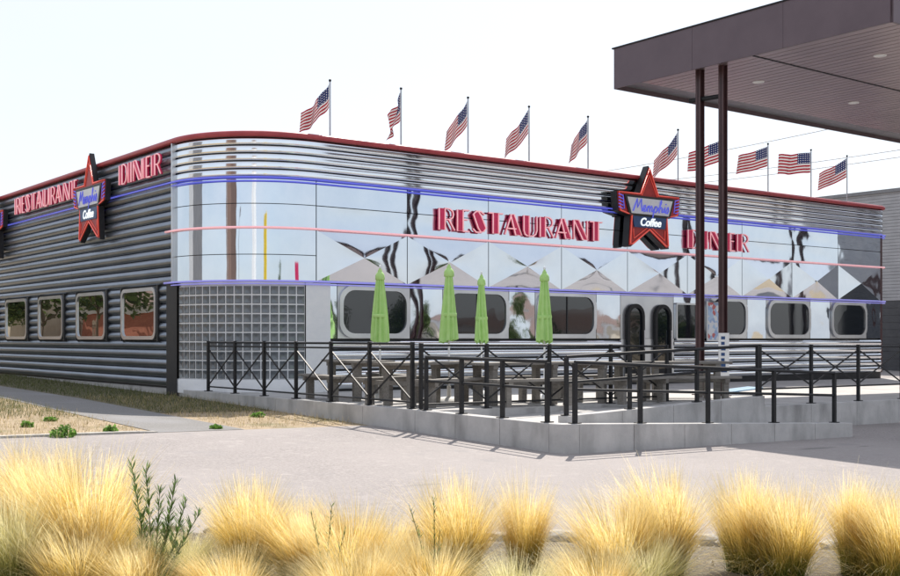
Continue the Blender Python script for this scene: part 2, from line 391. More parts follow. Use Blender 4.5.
# corrugated crown band
def rib(path, z0, z1, bulge, name, m, n=12, gap=.02, pw=2.6):
    prof = [(-.04, z0+gap/2)]+[(bulge*(1-abs(2*i/n-1)**pw), z0+gap/2+(z1-z0-gap)*i/n) for i in range(n+1)]+[(-.04, z1-gap/2)]
    return MB().sweep(path, prof).build(name, m, bld, True, 50)
NR = 5
for i in range(NR):
    h = (ZR-.06-(Z_BLUE+.05))/NR; z0 = Z_BLUE+.05+h*i
    rib(CHROME, z0, z0+h, .018, 'crown_rib', M['chrome_rib'], gap=.030, pw=5.0)
# mirror panels on the rounded corner
def cpanel(z0, z1, a0, a1, name):
    n = max(4, int((a1-a0)/2.5)); s = MB(); g = .008
    s.sweep(p_corner(n, a0, a1), [(-.02,z0+g),(.012,z0+g),(.012,(z0+z1)/2),(.012,z1-g),(-.02,z1-g)])
    return s.build(name, M['chrome'], bld, True, 40)
for z0, z1 in ((Z_VIO+.01, 3.42), (3.42, Z_PINK), (Z_PINK, 4.5), (4.5, Z_BLUE+.03)):
    cpanel(z0, z1, 180.4, 269.7, 'curved_panel')
# flat mirror panels, slightly oil-canned, and pressed diamond panels
PW = (LF-RC)/9
def oil(x0, x1, z0, z1, name, seed, amp=.006, off=.012, m='chrome', nx=10, nz=7, parent=None):
    rnd = random.Random(seed); g = .009; a1, a2, a3 = rnd.uniform(-1,1)*amp, rnd.uniform(-1,1)*amp*.7, rnd.uniform(-1,1)*amp*.7
    ph1, ph2 = rnd.uniform(0,6), rnd.uniform(0,6)
    s = MB(); b = 0
    for j in range(nz+1):
        for i in range(nx+1):
            u, v = i/nx, j/nz; e = math.sin(math.pi*u)*math.sin(math.pi*v)
            o = off+e*(a1+a2*math.sin(5*u+ph1)+a3*math.sin(4*v+3*u+ph2))
            s.v.append((x0+g+(x1-x0-2*g)*u, -o, z0+g+(z1-z0-2*g)*v))
    for j in range(nz):
        for i in range(nx):
            k = j*(nx+1)+i; s.f.append((k, k+1, k+nx+2, k+nx+1))
    s.prismless = True
    return s.build(name, M[m], parent or bld, True)
for i in range(9):
    x0, x1 = RC+PW*i, RC+PW*(i+1)
    oil(x0, x1, 4.5, Z_BLUE+.03, 'flat_panel', 100+i); oil(x0, x1, Z_PINK, 4.5, 'flat_panel', 200+i)
    s = MB(); g = .010; xm, zm = (x0+x1)/2, (Z_VIO+Z_PINK)/2; d = .058
    cs = [(x0+g, Z_VIO+.02), (x1-g, Z_VIO+.02), (x1-g, Z_PINK-g), (x0+g, Z_PINK-g)]
    n = 6
    rnd = random.Random(i+40)
    for q in range(4):
        (ax, az), (bx, bz) = cs[q], cs[(q+1) % 4]; b = len(s.v); rows = []
        am = rnd.uniform(-.008, .008)
        for r in range(n+1):
            t = r/n; row = []
            for c in range(n+1):
                w_ = c/n; ex, ez = ax+(bx-ax)*w_, az+(bz-az)*w_
                px, pz = ex+(xm-ex)*t, ez+(zm-ez)*t
                o = .014+d*t + am*math.sin(math.pi*t)*math.sin(math.pi*w_)
                row.append(len(s.v)); s.v.append((px, -o, pz))
            rows.append(row)
        for r in range(n):
            for c in range(n):
                s.f.append((rows[r][c], rows[r][c+1], rows[r+1][c+1], rows[r+1][c]) if r < n-1 else (rows[r][c], rows[r][c+1], rows[r+1][c]))
    s.build('diamond_panel', M['chrome_press'], bld, True, 12)
# right-hand end wrap, its dark brown reflection put in as plain colour
MB().sweep(p_right()+[(LF+RR, 8.0, 1, 0)], [(.004,.5),(.004,Z_BLUE+.04)]).build('end_wall', M['column'], bld, True, 50)
# windows zone of the front
FW = [(2.78,4.74),(5.68,7.72),(8.58,10.72),(15.0,16.95),(17.85,20.05),(21.1,23.12)]
DOOR = (11.62, 13.72)
edges = [RC+.03]
zone = []
xcur = RC+.03
for a, b in FW[:3]+[DOOR]+FW[3:]:
    if a-xcur > .05: zone.append((xcur, a, False))
    zone.append((a, b, True)); xcur = b
zone.append((xcur, LF, False))
for i, (a, b, win) in enumerate(zone):
    oil(a, b, Z_WB, Z_VIO-.02, 'window_surround' if win else 'spacer_panel', 300+i, amp=.010 if not win else .003, m='chrome' if not win else 'satin', nx=8)
def rrect(x0, x1, z0, z1, r, n=6):
    pts = []
    for cx_, cz_, a0 in ((x1-r, z0+r, -90), (x1-r, z1-r, 0), (x0+r, z1-r, 90), (x0+r, z0+r, 180)):
        for i in range(n+1):
            t = R_(a0+90*i/n); pts.append((cx_+r*math.cos(t), cz_+r*math.sin(t)))
    return pts
def ring(outer, inner, y0, y1):
    s = MB(); n = len(outer)
    for poly, y in ((outer, y1), (outer, y0), (inner, y0), (inner, y1)): s.v += [(x, y, z) for x, z in poly]
    for q in range(3):
        for i in range(n):
            j = (i+1) % n; s.f.append((q*n+i, q*n+j, (q+1)*n+j, (q+1)*n+i))
    return s
def front_window(x0, x1, z0, z1, r=.36, fw=.10, parent=None, glass='window', bars=()):
    wroot = ring(rrect(x0, x1, z0, z1, r), rrect(x0+fw, x1-fw, z0+fw, z1-fw, r-fw*.6), -.07, -.005).build('window', M['satin'], parent or bld, True, 40)
    gl = MB(); gl.face([(x, -.035, z) for x, z in rrect(x0+fw-.02, x1-fw+.02, z0+fw-.02, z1-fw+.02, r-fw*.6)]); gl.build('pane', M[glass], wroot)
    for bx_ in bars: MB().box(bx_-.02, bx_+.02, -.05, -.036, z0+fw, z1-fw).build('mullion', M['black'], wroot)
    return wroot
for i, (a, b) in enumerate(FW):
    front_window(a+.03, b-.03, Z_WB+.02, Z_VIO-.05, bars=((a+b)/2,) if i in (1,2) else ())
# entrance with two arched leaves and a small square window
ent = MB().box(DOOR[0], DOOR[1], -.03, .02, ZB, Z_WB).build('entrance', M['satin'], bld)
def arch(x0, x1, z0, z1, n=10):
    r = (x1-x0)/2; c = (x0+x1)/2
    return [(x0, z0), (x1, z0)]+[(c+r*math.cos(math.pi*i/n), z1-r+r*math.sin(math.pi*i/n)) for i in range(n+1)]
for x0 in (11.80, 12.88):
    lf = ring(arch(x0, x0+.66, ZB+.02, 2.56), arch(x0+.09, x0+.57, ZB+.3, 2.46), -.12, -.03).build('door_leaf', M['blackpaint'], bld, True, 40)
    gl = MB(); gl.face([(x, -.07, z) for x, z in arch(x0+.085, x0+.575, ZB+.29, 2.465)]); gl.build('pane', M['window'], lf)
    MB().box(x0+.09, x0+.57, -.10, -.06, 1.30, 1.36).build('crossbar', M['blackpaint'], lf)
    MB().box(x0+.02, x0+.64, -.10, -.035, ZB+.02, ZB+.30).build('kick_plate', M['black'], lf)
    MB().tube([(x0+.60, -.16, 1.35), (x0+.60, -.16, 1.85)], .015, 6).build('handle', M['satin'], lf)
front_window(13.78, 14.68, 1.58, 2.62, r=.06, fw=.05)
# lower ribs of the front
segs = [(RC+.35, DOOR[0]), (DOOR[1], LF)]
for i in range(5):
    h = (Z_WB-ZB-.02)/5; z0 = ZB+h*i
    for a, b in segs: rib(p_front(a, b, 2), z0, z0+h, .05, 'lower_rib', M['chrome_rib'], gap=.035)
# glass block wall under the corner
gw = MB().sweep(p_corner(24, 186, 263), [(-.02,ZB+.26),(.018,ZB+.26),(.018,Z_VIO-.09),(-.02,Z_VIO-.09)]).build('glass_block_wall', M['mortar'], bld, True, 40)
MB().sweep(p_corner(24, 184.5, 264), [(-.02,ZB-.05),(.05,ZB-.05),(.05,ZB+.23),(.03,ZB+.255),(-.02,ZB+.255)]).build('sill', M['mortar'], gw, True, 40)
MB().sweep(p_corner(24, 184, 268), [(-.02,Z_VIO-.085),(.02,Z_VIO-.085),(.02,Z_VIO-.01),(-.02,Z_VIO-.01)]).build('lintel', M['satin'], gw, True, 40)
NCOL, NROW = 16, 10
bw = RC*R_(263-186)/NCOL; bh = (Z_VIO-.09-(ZB+.26))/NROW
bm_ = MB(); hw, hh = bw*.43, bh*.43
bm_.v = [(-hw,0,-hh),(hw,0,-hh),(hw,0,hh),(-hw,0,hh),(-hw*.88,-.016,-hh*.88),(hw*.88,-.016,-hh*.88),(hw*.88,-.016,hh*.88),(-hw*.88,-.016,hh*.88),(0,-.006,0)]
bm_.f = [(0,1,5,4),(1,2,6,5),(2,3,7,6),(3,0,4,7),(4,5,8),(5,6,8),(6,7,8),(7,4,8)]
bme = bm_.mesh('glass_block', M['block'])
for c in range(NCOL):
    a = R_(186+(263-186)*(c+.5)/NCOL)
    for r in range(NROW):
        share('glass_block', bme, gw, (RC+(RC+.019)*math.cos(a), RC+(RC+.019)*math.sin(a), ZB+.26+bh*(r+.5)), a+math.pi/2)
MB().sweep(p_corner(4, 263.2, 270)+p_front(RC, RC+.33)[1:], [(-.02,ZB-.05),(.055,ZB-.05),(.055,Z_VIO-.02),(-.02,Z_VIO-.02)]).build('pilaster', M['mortar'], bld, True, 40)
MB().sweep([(0, RC+.30, -1, 0)]+p_corner(4, 180, 185.8), [(-.02,.25),(.07,.25),(.07,Z_VIO-.02),(-.02,Z_VIO-.02)]).build('dark_pilaster', M['black'], bld, True, 40)
# dark ribbed side wall
SW = [(3.07+3.105*i, 5.17+3.105*i) for i in range(6)]
NH = 13; Z_S0 = .56; RH = .205
zs = Z_S0; nlow = 5; nwin = 6
z_w0 = Z_S0+nlow*RH; z_w1 = z_w0+nwin*RH          # ribs cut by the windows
YA = RC+.32
def srib(y0, y1, z0):
    n = 10; prof = [(-.04, z0+.008)]+[(.010+.044*(1-abs(2*i/n-1)**2.0), z0+.008+(RH-.016)*i/n) for i in range(n+1)]+[(-.04, z0+RH-.008)]
    return MB().sweep(p_left(y1, y0), prof).build('side_rib', M['darkrib'], bld, True, 60)
z = Z_S0; i = 0
while z+RH < ZR-.03:
    if nlow <= i < nlow+nwin:
        ya = YA
        for a, b in SW: srib(ya, a-.06, z); ya = b+.06
        srib(ya, LB, z)
    else:
        js = [RC if z > Z_VIO-.05 else YA, 8.72, 14.93, LB]
        for ja, jb in zip(js[:-1], js[1:]): srib(ja+(.003 if ja > 5 else 0), jb-.003, z)
    z += RH; i += 1
for (a, b) in SW:
    for yy in (a-.03, b+.03):
        MB().box(-.08, -.0, yy-.035, yy+.035, z_w0-.02, z_w1+.02).build('window_trim', M['black'], bld)
    MB().box(-.06, 0, a, b, z_w0, z_w1).build('window_backing', M['black'], bld)
    # built facing -y, turned to face -x: local x -> -y
    wr = ring(rrect(-(b-a)/2+.02, (b-a)/2-.02, z_w0+.02, z_w1-.02, .2), rrect(-(b-a)/2+.10, (b-a)/2-.10, z_w0+.10, z_w1-.10, .15), -.045, .0).build('window', M['satin'], bld, True, 40)
    wr.location = (-.06, (a+b)/2, 0); wr.rotation_euler = (0, 0, -math.pi/2)
    gl = MB(); gl.face([(x, -.015, z) for x, z in rrect(-(b-a)/2+.08, (b-a)/2-.08, z_w0+.08, z_w1-.08, .16)]); gl.build('pane', M['sidewindow'], wr)
MB().box(-.085, .0, RC-.03, RC+.012, Z_VIO, ZR-.06).build('corner_trim', M['satin'], bld)
# neon lines
def off(path, o, z): return [(x+nx*o, y+ny*o, z) for x, y, nx, ny in path]
ALL = p_left(20, RC)+p_corner(30)[1:]+p_front(RC, LF, 2)[1:]+p_right(5)[1:]
FRN = p_corner(30)+p_front(RC, LF, 2)[1:]+p_right(5)[1:]
MB().tube(off(ALL, .10, Z_BLUE+.03), .020, 6).build('blue_neon_line', M['blueneon'], bld, True)
MB().tube(off(FRN, .08, Z_BLUE-.045), .014, 6).build('blue_neon_line', M['blueneon'], bld, True)
MB().tube(off([(0, RC+.35, -1, 0)]+FRN, .07, Z_PINK+.01), .026, 6).build('pink_neon_line', M['pinkneon'], bld, True)
MB().tube(off([(0, RC+.35, -1, 0)]+FRN, .10, Z_VIO+.005), .022, 6).build('violet_neon_line', M['violetneon'], bld, True)
MB().tube(off(FRN, .09, Z_VIO-.055), .014, 6).build('violet_neon_line', M['violetneon'], bld, True)

# ------------------------------------------------------------------ lettering and star signs
ST = [(0,0),(.3,0),(.3,1),(0,1)]
GLY = {
 'R': (.8, ST, [[(.3,1),(.55,1),(.70,.9),(.74,.75),(.70,.6),(.55,.5),(.36,.5)], [(.5,.5),(.80,0)]]),
 'E': (.66, ST, [[(.3,1),(.62,1)], [(.3,.55),(.54,.55)], [(.3,0),(.62,0)]]),
 'S': (.75, [(.05,.84),(.17,.97),(.32,.98),(.46,.80),(.72,.22),(.60,.05),(.44,.02),(.30,.2)], [[(.2,1),(.45,1),(.64,.86)], [(.04,.15),(.2,0),(.5,0)]]),
 'T': (.75, [(.22,0),(.52,0),(.52,1),(.22,1)], [[(0,.98),(.22,.98)], [(.52,.98),(.76,.98)]]),
 'A': (.92, [(.30,1),(.50,1),(.92,0),(.58,0)], [[(.36,1),(0,0)], [(.14,.3),(.62,.3)]]),
 'U': (.8, [(0,.25),(.06,.08),(.18,.0),(.3,.0),(.3,1),(0,1)], [[(.28,0),(.5,0),(.68,.1),(.75,.3),(.75,1)]]),
 'N': (.9, [(.02,1),(.32,1),(.88,0),(.58,0)], [[(.04,0),(.04,1)], [(.86,0),(.86,1)]]),
 'D': (.8, ST, [[(.3,1),(.5,1),(.68,.85),(.75,.5),(.68,.15),(.5,0),(.3,0)]]),
 'I': (.34, ST, []),
}
def side_y(px, o):                     # place along the side wall seen at picture column px, o in front of the wall
    r = (px-450)/F
    return (r*(CY-sph*o)-(CX-cph*o))/(-sph-cph*r)
def front_x(px, o):
    r = (px-450)/F
    return (r*(CY-cph*o)-(CX+sph*o))/(cph-sph*r)
def lettering(word, label, loc, rz, height, width):
    t = thing('neon_letter_sign', label, 'sign', loc, rz)
    tot = sum(GLY[c][0] for c in word)+.13*(len(word)-1); sx = width/tot; x = 0
    for c in word:
        w_, poly, lines = GLY[c]
        P = lambda p: ((x+p[0])*sx, p[1]*height)
        L = MB().prism([P(p) for p in poly], -.085, -.02).build('letter', M['crimson'], t)
        nb = MB(); pl = [P(p) for p in poly]
        nb.tube([(a, -.092, b) for a, b in pl], .018, 6, closed=True)
        for ln in lines: nb.tube([(P(p)[0], -.088, P(p)[1]) for p in ln], .017, 6)
        nb.build('neon_tube', M['pinkneon'], L, True)
        for ln in lines:
            MB().tube([(P(p)[0], -.05, P(p)[1]) for p in ln], .024, 6).build('thin_stroke', M['crimson'], L)
        x += w_+.13
    return t
lettering('RESTAURANT', 'crimson RESTAURANT lettering outlined in pink neon on the chrome front', (front_x(440,.15), -.03, 4.17), 0, .50, front_x(603,.15)-front_x(440,.15))
lettering('DINER', 'crimson DINER lettering outlined in pink neon right of star on chrome front', (front_x(689,.15), -.03, 4.17), 0, .50, front_x(750,.15)-front_x(689,.15))
lettering('RESTAURANT', 'pink RESTAURANT lettering on the dark ribbed side wall', (-.08, side_y(14,.2), 5.29), -math.pi/2, .46, side_y(14,.2)-side_y(75,.2))
lettering('DINER', 'pink DINER lettering on dark ribbed side wall near rounded corner', (-.08, side_y(118,.2), 5.29), -math.pi/2, .46, side_y(118,.2)-side_y(159,.2))
STAR = [(0,1.12),(.37,.36),(1.25,.36),(1.19,-.16),(.73,-.26),(.80,-1.08),(.70,-1.09),(0,-.64),(-.70,-1.09),(-.80,-1.08),(-.73,-.26),(-1.19,-.16),(-1.25,.36),(-.37,.36)]
SCR = [[(0,0),(.14,.5),(.28,1),(.42,.3),(.72,1),(.85,.3),(.95,.03),(1.1,.12),(1.27,.36),(1.22,.54),(1.08,.48),(1.03,.2),(1.15,.01),(1.38,.12),(1.5,.5),(1.48,0)],
       [(1.49,.3),(1.66,.52),(1.74,.4),(1.73,0)], [(1.74,.3),(1.92,.52),(1.99,.38),(1.98,.05),(2.1,.05),(2.28,.5),(2.2,0),(2.14,-.42)],
       [(2.26,.3),(2.42,.52),(2.56,.4),(2.55,.15),(2.4,0),(2.26,.06)], [(2.55,.15),(2.75,.4),(2.95,.9),(2.9,1.06),(2.82,.9),(2.8,.4),(2.79,0)],
       [(2.8,.28),(2.98,.5),(3.09,.36),(3.08,.06),(3.2,.06),(3.38,.5),(3.36,.08),(3.46,.04),(3.72,.55),(3.82,.25),(3.72,.02),(3.52,.06)], [(3.42,.74),(3.46,.78)]]
def text_mesh(body, size, shear, m, name, extrude=.01):
    cu = bpy.data.curves.new(name, 'FONT'); cu.body = body; cu.size = size; cu.shear = shear; cu.extrude = extrude; cu.align_x = 'CENTER'; cu.align_y = 'CENTER'; cu.offset = .006
    o = bpy.data.objects.new(name, cu); COL.objects.link(o)
    dg = bpy.context.evaluated_depsgraph_get(); me = bpy.data.meshes.new_from_object(o.evaluated_get(dg))
    bpy.data.objects.remove(o); me.materials.clear(); me.materials.append(m)
    me.transform(Matrix.Rotation(math.pi/2, 4, 'X'))
    return me
coffee = text_mesh('Coffee', .30, .25, M['whiteneon'], 'coffee_text')
def star_sign(label, loc, rz, slim=1.0):
    t = thing('star_sign', label, 'sign', loc, rz, 'star signs on the diner'); t.scale = (.92 if slim < 1 else 1.0, slim, 1.0)
    MB().prism(STAR, -.27, -.06).build('sign_box', M['starblack'], t)
    face = MB().prism([(x*.97, z*.97) for x, z in STAR], -.285, -.270).build('red_face', M['starred'], t)
    MB().tube([(x*.93, -.305, z*.93) for x, z in STAR], .022, 6, closed=True).build('neon_outline', M['redneon'], face, True)
    MB().tube([(-.30,-.300,.30),(0,-.300,.86),(.30,-.300,.30)], .012, 6).build('inner_neon', M['redneon'], face, True); nb = MB().tube([(-.62,-.300,-.60),(-.60,-.300,-.86),(0,-.300,-.50),(.60,-.300,-.86),(.62,-.300,-.60)], .012, 6)
    nb.build('inner_neon', M['redneon'], face, True)
    pn = MB().prism([(-.98,.28),(-.78,-.26),(.78,-.26),(.98,.28)], -.325, -.286).build('name_panel', M['starblack'], t)
    MB().prism([(-.88,.22),(-.72,-.20),(.72,-.20),(.88,.22)], -.337, -.326).build('panel_face', M['signwhite'], pn)
    nm = MB()
    for ln in SCR: nm.tube([((x-1.9+.15*z)*.36, -.355, (z-.42)*.33) for x, z in ln], .017, 6)
    nm.build('script_lettering', M['blueneon'], pn, True)
    cp = MB().prism([(-.66,-.265),(-.60,-.56),(.60,-.56),(.66,-.265)], -.320, -.286).build('lower_panel', M['signblue'], t)
    share('coffee_lettering', coffee, cp, (0, -.332, -.42))
    for sx in (-1, 1):
        zb = MB()
        for q in range(5): zb.tube([(sx*1.18, -.305, .28-.085*q), (sx*1.02, -.305, .24-.085*q)], .015, 6)
        zb.tube([(sx*1.02, -.305, .26), (sx*.97, -.305, -.1)], .012, 6)
        zb.build('wing_neon', M['blueneon'], face, True)
    for q in ((-.3,-.2),(.3,-.2),(0,.3)): MB().bar((q[0],-.08,q[1]), (q[0],.06,q[1]), .06).build('bracket', M['starblack'], t)
    return t
star_sign('red star sign with blue script panel on the chrome front', (front_x(649,.3), -.02, 5.15), 0)
star_sign('red star sign on the dark side wall between RESTAURANT and DINER', (-.08, side_y(91,.2), 5.16), -math.pi/2, .6)
star_sign('star sign cut off by the left picture edge, only its blue wing showing', (-.08, side_y(5,.2)+1.12, 5.16), -math.pi/2, .6)

# ------------------------------------------------------------------ flags on the roof
def flag(px, top, yaw, droop, fly, hoist, idx, label):
    # pole stands .3 behind the front face: solve for the place on that line seen at px
    r = (px-450)/F; y = .35
    # point (x, y) in camera coordinates: X = CX + cph*x - sph*y ; Y = CY + sph*x + cph*y
    x = (r*(CY+cph*y)-(CX-sph*y))/(cph-sph*r)
    Yc = CY+sph*x+cph*y; zt = CAMZ+(338-top)*Yc/F
    t = thing('roof_flag', label, 'flag', (x, y, ZR-.04), 0, 'flags along the roof edge')
    h = zt-(ZR-.04)
    MB().tube([(0,0,0), (0,0,h)], .02, 8).build('pole', M['pole'], t, True, 60)
    MB().lathe([(.015,h), (.032,h+.02), (.032,h+.045), (.01,h+.065)], 8).build('finial', M['blackpaint'], t, True)
    MB().lathe([(.07,0), (.07,.015), (.03,.03), (.03,.1)], 10).build('foot', M['pole'], t)
    left = Vector((-cph, sph, 0)); away = Vector((sph, cph, 0))
    d = (left*math.cos(R_(yaw))+away*math.sin(R_(yaw))).normalized(); nrm = Vector((-d.y, d.x, 0))
    s = MB(); nu, nv = 22, 9; rnd = random.Random(idx*13); ph = rnd.uniform(0, 6); fq = rnd.uniform(5.0, 10.5); am = rnd.uniform(.7, 1.5); sk = rnd.uniform(-1.5, 3.0)
    grid = []
    for j in range(nv+1):
        row = []
        for i in range(nu+1):
            u, v = i/nu, j/nv
            run = fly*u*math.cos(R_(droop)); fall = fly*math.sin(R_(droop))*(u**.85)
            wav = am*(.055+.04*math.sin(R_(droop)))*math.sqrt(u)*(math.sin(fq*u+sk*v+ph)+.35*math.sin(2.3*fq*u-1.7*v+2*ph))
            hh = hoist*(1-.22*u*math.sin(R_(droop)))
            p = d*(run+.025+.05*v*u)+nrm*wav+Vector((0,0,h-.05-fall-hh*v+.02*math.sin(9*u+ph)*u))
            row.append(p)
        grid.append(row)
    for j in range(nv):
        for i in range(nu):
            s.face([grid[j][i], grid[j][i+1], grid[j+1][i+1], grid[j+1][i]], [(i/nu,j/nv), ((i+1)/nu,j/nv), ((i+1)/nu,(j+1)/nv), (i/nu,(j+1)/nv)])
    s.build('flag_cloth', M['flag'], t, True)
NTH = ['first', 'second', 'third', 'fourth', 'fifth', 'sixth', 'seventh', 'eighth', 'ninth', 'tenth']
FL = [(330,82,12,46,.90,.52), (401,90,48,52,.74,.56), (468,99,12,54,.90,.60), (529,108,15,52,.90,.60), (588,118,25,52,.80,.60),
      (678,131,14,50,1.0,.62), (722,138,5,22,1.0,.62), (768,145,-10,18,1.0,.60), (811,151,-5,5,1.05,.64), (847,157,20,28,.95,.62)]
for i, a in enumerate(FL):
    extra = ', between the twin columns' if i == 6 else ''
    flag(*a, i, 'stars and stripes roof flag, %s from the left%s' % (NTH[i], extra))

# ------------------------------------------------------------------ terrace deck, ramp and walls
def dz(x): return .49-.008*x
terr = thing('terrace', 'raised concrete terrace in front of the diner with ramp and low walls', 'terrace')
FY = -6.8                                                       # front line of the deck beside the ramp
d = MB(); d.box(.22, 6.2, FY, .3, -.7, dz(.22), dz(6.2)); d.build('deck_floor', M['deck'], terr)
d = MB(); d.box(6.2, 24.2, -8.45, .3, -.9, dz(6.2), dz(24.2)); d.build('deck_floor', M['deck'], terr)
d = MB(); d.box(.22, 2.4, .3, 2.3, -.6, .488); d.build('deck_floor', M['deck'], terr)
MB().box(.2, 6.2, FY-.006, FY-.0, -.3, .47, .43).build('deck_face', M['concrete'], terr)
MB().box(.22, 1.42, -9.98, FY-.006, -.5, .34).build('landing', M['deck'], terr)
MB().box(1.42, 6.75, -9.98, -8.76, -.6, .34, gz(6.7,-9.5)+.006).build('lower_flight', M['deck'], terr)
MB().box(1.42, 6.2, -8.54, FY-.006, -.6, .34, .44).build('upper_flight', M['deck'], terr)
def wallrun(axis, a0, a1, c0, c1, top0, top1, step, name='wall_block', zb=-.9):
    n = max(1, round(abs(a1-a0)/step))
    for i in range(n):
        s0, s1 = a0+(a1-a0)*i/n, a0+(a1-a0)*(i+1)/n; t0, t1 = top0+(top1-top0)*i/n, top0+(top1-top0)*(i+1)/n
        lo, hi = min(s0, s1)+.004, max(s0, s1)-.004
        if axis == 'x': MB().box(lo, hi, c0, c1, zb, t0, t1).build(name, M['concrete'], terr, bevel=.008)
        else:
            s = MB(); s.v = [(c0,s0,zb),(c1,s0,zb),(c1,s1,zb),(c0,s1,zb),(c0,s0,t0),(c1,s0,t0),(c1,s1,t1),(c0,s1,t1)]
            dy = .004*(1 if s1 > s0 else -1)
            s.v = [(x, y+(dy if k in (0,1,4,5) else -dy), z) for k, (x, y, z) in enumerate(s.v)]
            s.f = [(0,3,2,1),(4,5,6,7),(0,1,5,4),(1,2,6,5),(2,3,7,6),(3,0,4,7)]
            s.build(name, M['concrete'], terr, bevel=.008)
wallrun('y', 2.2, FY, -.005, .215, .52, .515, 1.5)
wallrun('y', FY, -9.9, -.005, .215, .512, .485, 1.2)
cb = MB(); cb.v = [(x, y, z) for z in (-.9, .483) for x, y in ((-.005,-9.9),(.05,-10.12),(.28,-10.2),(.28,-9.985),(.215,-9.9))]
cb.f = [(4,3,2,1,0),(5,6,7,8,9)]+[(i, (i+1)%5, 5+(i+1)%5, 5+i) for i in range(5)]
cb.build('wall_block', M['concrete'], terr, bevel=.008)
wallrun('x', .28, 6.65, -10.2, -9.985, .483, .206, 1.1)
wallrun('x', 1.42, 6.2, -8.75, -8.545, .46, .62, 1.2)
wallrun('x', 6.2, 23.8, -8.68, -8.455, .43, .34, 1.5)

def railing(label, pts, top, rails, brace, post_r=.028, group='black metal railings', foot=True, top_r=.02, post_extra=.0):
    """pts: (x, y, z) of the post feet; rails: heights of the horizontals; brace: (low, high) of crossed bars or None"""
    base = pts[0]
    t = thing('railing', label, 'railing', base, 0, group)
    L = [Vector(p)-Vector(base) for p in pts]; up = Vector((0,0,1))
    for p in L:
        MB().box(p.x-post_r, p.x+post_r, p.y-post_r, p.y+post_r, p.z+.002, p.z+top+post_extra).build('post', M['blackpaint'], t, bevel=.004)
        if foot: MB().box(p.x-.075, p.x+.075, p.y-.055, p.y+.055, p.z+.001, p.z+.014).build('base_plate', M['blackpaint'], t)
    for q, h in enumerate(rails):
        MB().tube([p+up*h for p in L], top_r if q == 0 else top_r*.8, 8).build('rail', M['blackpaint'], t, True, 60)
    if brace:
        for p, q in zip(L[:-1], L[1:]):
            b0, b1 = brace
            MB().bar(p+up*b1, q+up*b0, .022, .022).build('brace', M['blackpaint'], t); MB().bar(p+up*b0, q+up*b1, .018, .024).build('brace', M['blackpaint'], t)
    return t
ys = [.80-1.23*i for i in range(7)]
railing('black railing with crossed bars along the left edge of the terrace', [(.105, y, .52) for y in ys], 1.06, [1.03, .95, .10], (.12, .90))
railing('black railing with crossed bars between terrace tables and ramp', [(x, FY+.06, dz(x)) for x in (.16,1.5,2.9,4.4,5.9)], 1.07, [1.04, .10], (.14, .98))
railing('black railing with crossed bars on the right front edge of the terrace', [(6.3+1.53*i, -8.56, .43-.0051*1.53*i) for i in range(11)], 1.10, [1.06, .30], (.34, 1.0))
railing('short black handrail on the left wall of the ramp landing', [(.105, y, .512+(y-FY)*.0087) for y in (-6.95,-7.85,-8.8,-9.75)], .84, [.83, .46], None, post_extra=-.02, top_r=.026)
railing('black handrail along the outer ramp wall nearest the pavement', [(x, -10.09, .483-.0435*(x-.28)) for x in (.30,1.58,3.05,4.65,6.28)], .84, [.83, .46], None, post_extra=-.02, top_r=.026)
railing('black handrail rising along the inner ramp wall', [(x, -8.65, .46+.0335*(x-1.42)) for x in (1.5,2.88,4.5,6.12)], .90, [.89, .5], None, post_extra=-.02, top_r=.026)

# ------------------------------------------------------------------ canopy
can = thing('canopy', 'large flat mauve canopy on twin brown columns at the right', 'canopy', (8.28, -3.07, 0))
CLX, CLY, CZ0, CZ1 = 26.0, 6.85, CAMZ+5.66, CAMZ+6.56
def cbox(name, m, x0, x1, y0, y1, z0, z1): return MB().box(x0, x1, y0, y1, z0, z1).build(name, M[m], can)
for q in range(3): cbox('fascia', 'canopy', -.04, .0, -CLY*(q+1)/3+.003, -CLY*q/3-.003, CZ0, CZ1)
for q in range(7): cbox('fascia', 'canopy', CLX*q/7+.003, CLX*(q+1)/7-.003, .0, .04, CZ0, CZ1)
for q in range(7): cbox('fascia', 'canopy', CLX*q/7+.003, CLX*(q+1)/7-.003, -CLY-.04, -CLY, CZ0, CZ1)
cbox('fascia', 'canopy', CLX, CLX+.04, -CLY, 0, CZ0, CZ1)
cbox('roof_deck', 'lip', .0, CLX, -CLY, 0, CZ1-.10, CZ1-.04)
cbox('edge_cap', 'blackpaint', -.06, .03, -CLY-.05, .05, CZ1, CZ1+.03)
cbox('gutter_lip', 'lip', .002, .28, -CLY, -.002, CZ0+.10, CZ0+.125)
cbox('gutter_lip', 'lip', .28, CLX, -.55, -.002, CZ0+.10, CZ0+.125)
sf = MB(); x = .29; wd = .24
while x < CLX-.2:
    for (ya, yb) in ((-3.58, -.56), (-CLY+.02, -3.64)):
        sf.box(x, x+wd-.022, ya, yb, CZ0+.085, CZ0+.11)
    x += wd
tag(sf.build('soffit_slats', M['soffit'], can), kind='stuff')
cbox('soffit_backing', 'black', .29, CLX-.1, -CLY+.01, -.56, CZ0+.112, CZ0+.13)
cbox('soffit_joint', 'blackpaint', .29, CLX-.1, -3.635, -3.585, CZ0+.075, CZ0+.11)
for lx, ly in ((2.3,-2.2),(2.3,-5.2),(6.0,-2.2),(6.0,-5.2),(10.0,-2.2),(10.0,-5.2)):
    dl_ = MB().lathe([(.13,CZ0+.085),(.13,CZ0+.07),(.10,CZ0+.066),(.095,CZ0+.08)], 16, (lx, ly)).build('downlight', M['white'], can, True, 50)
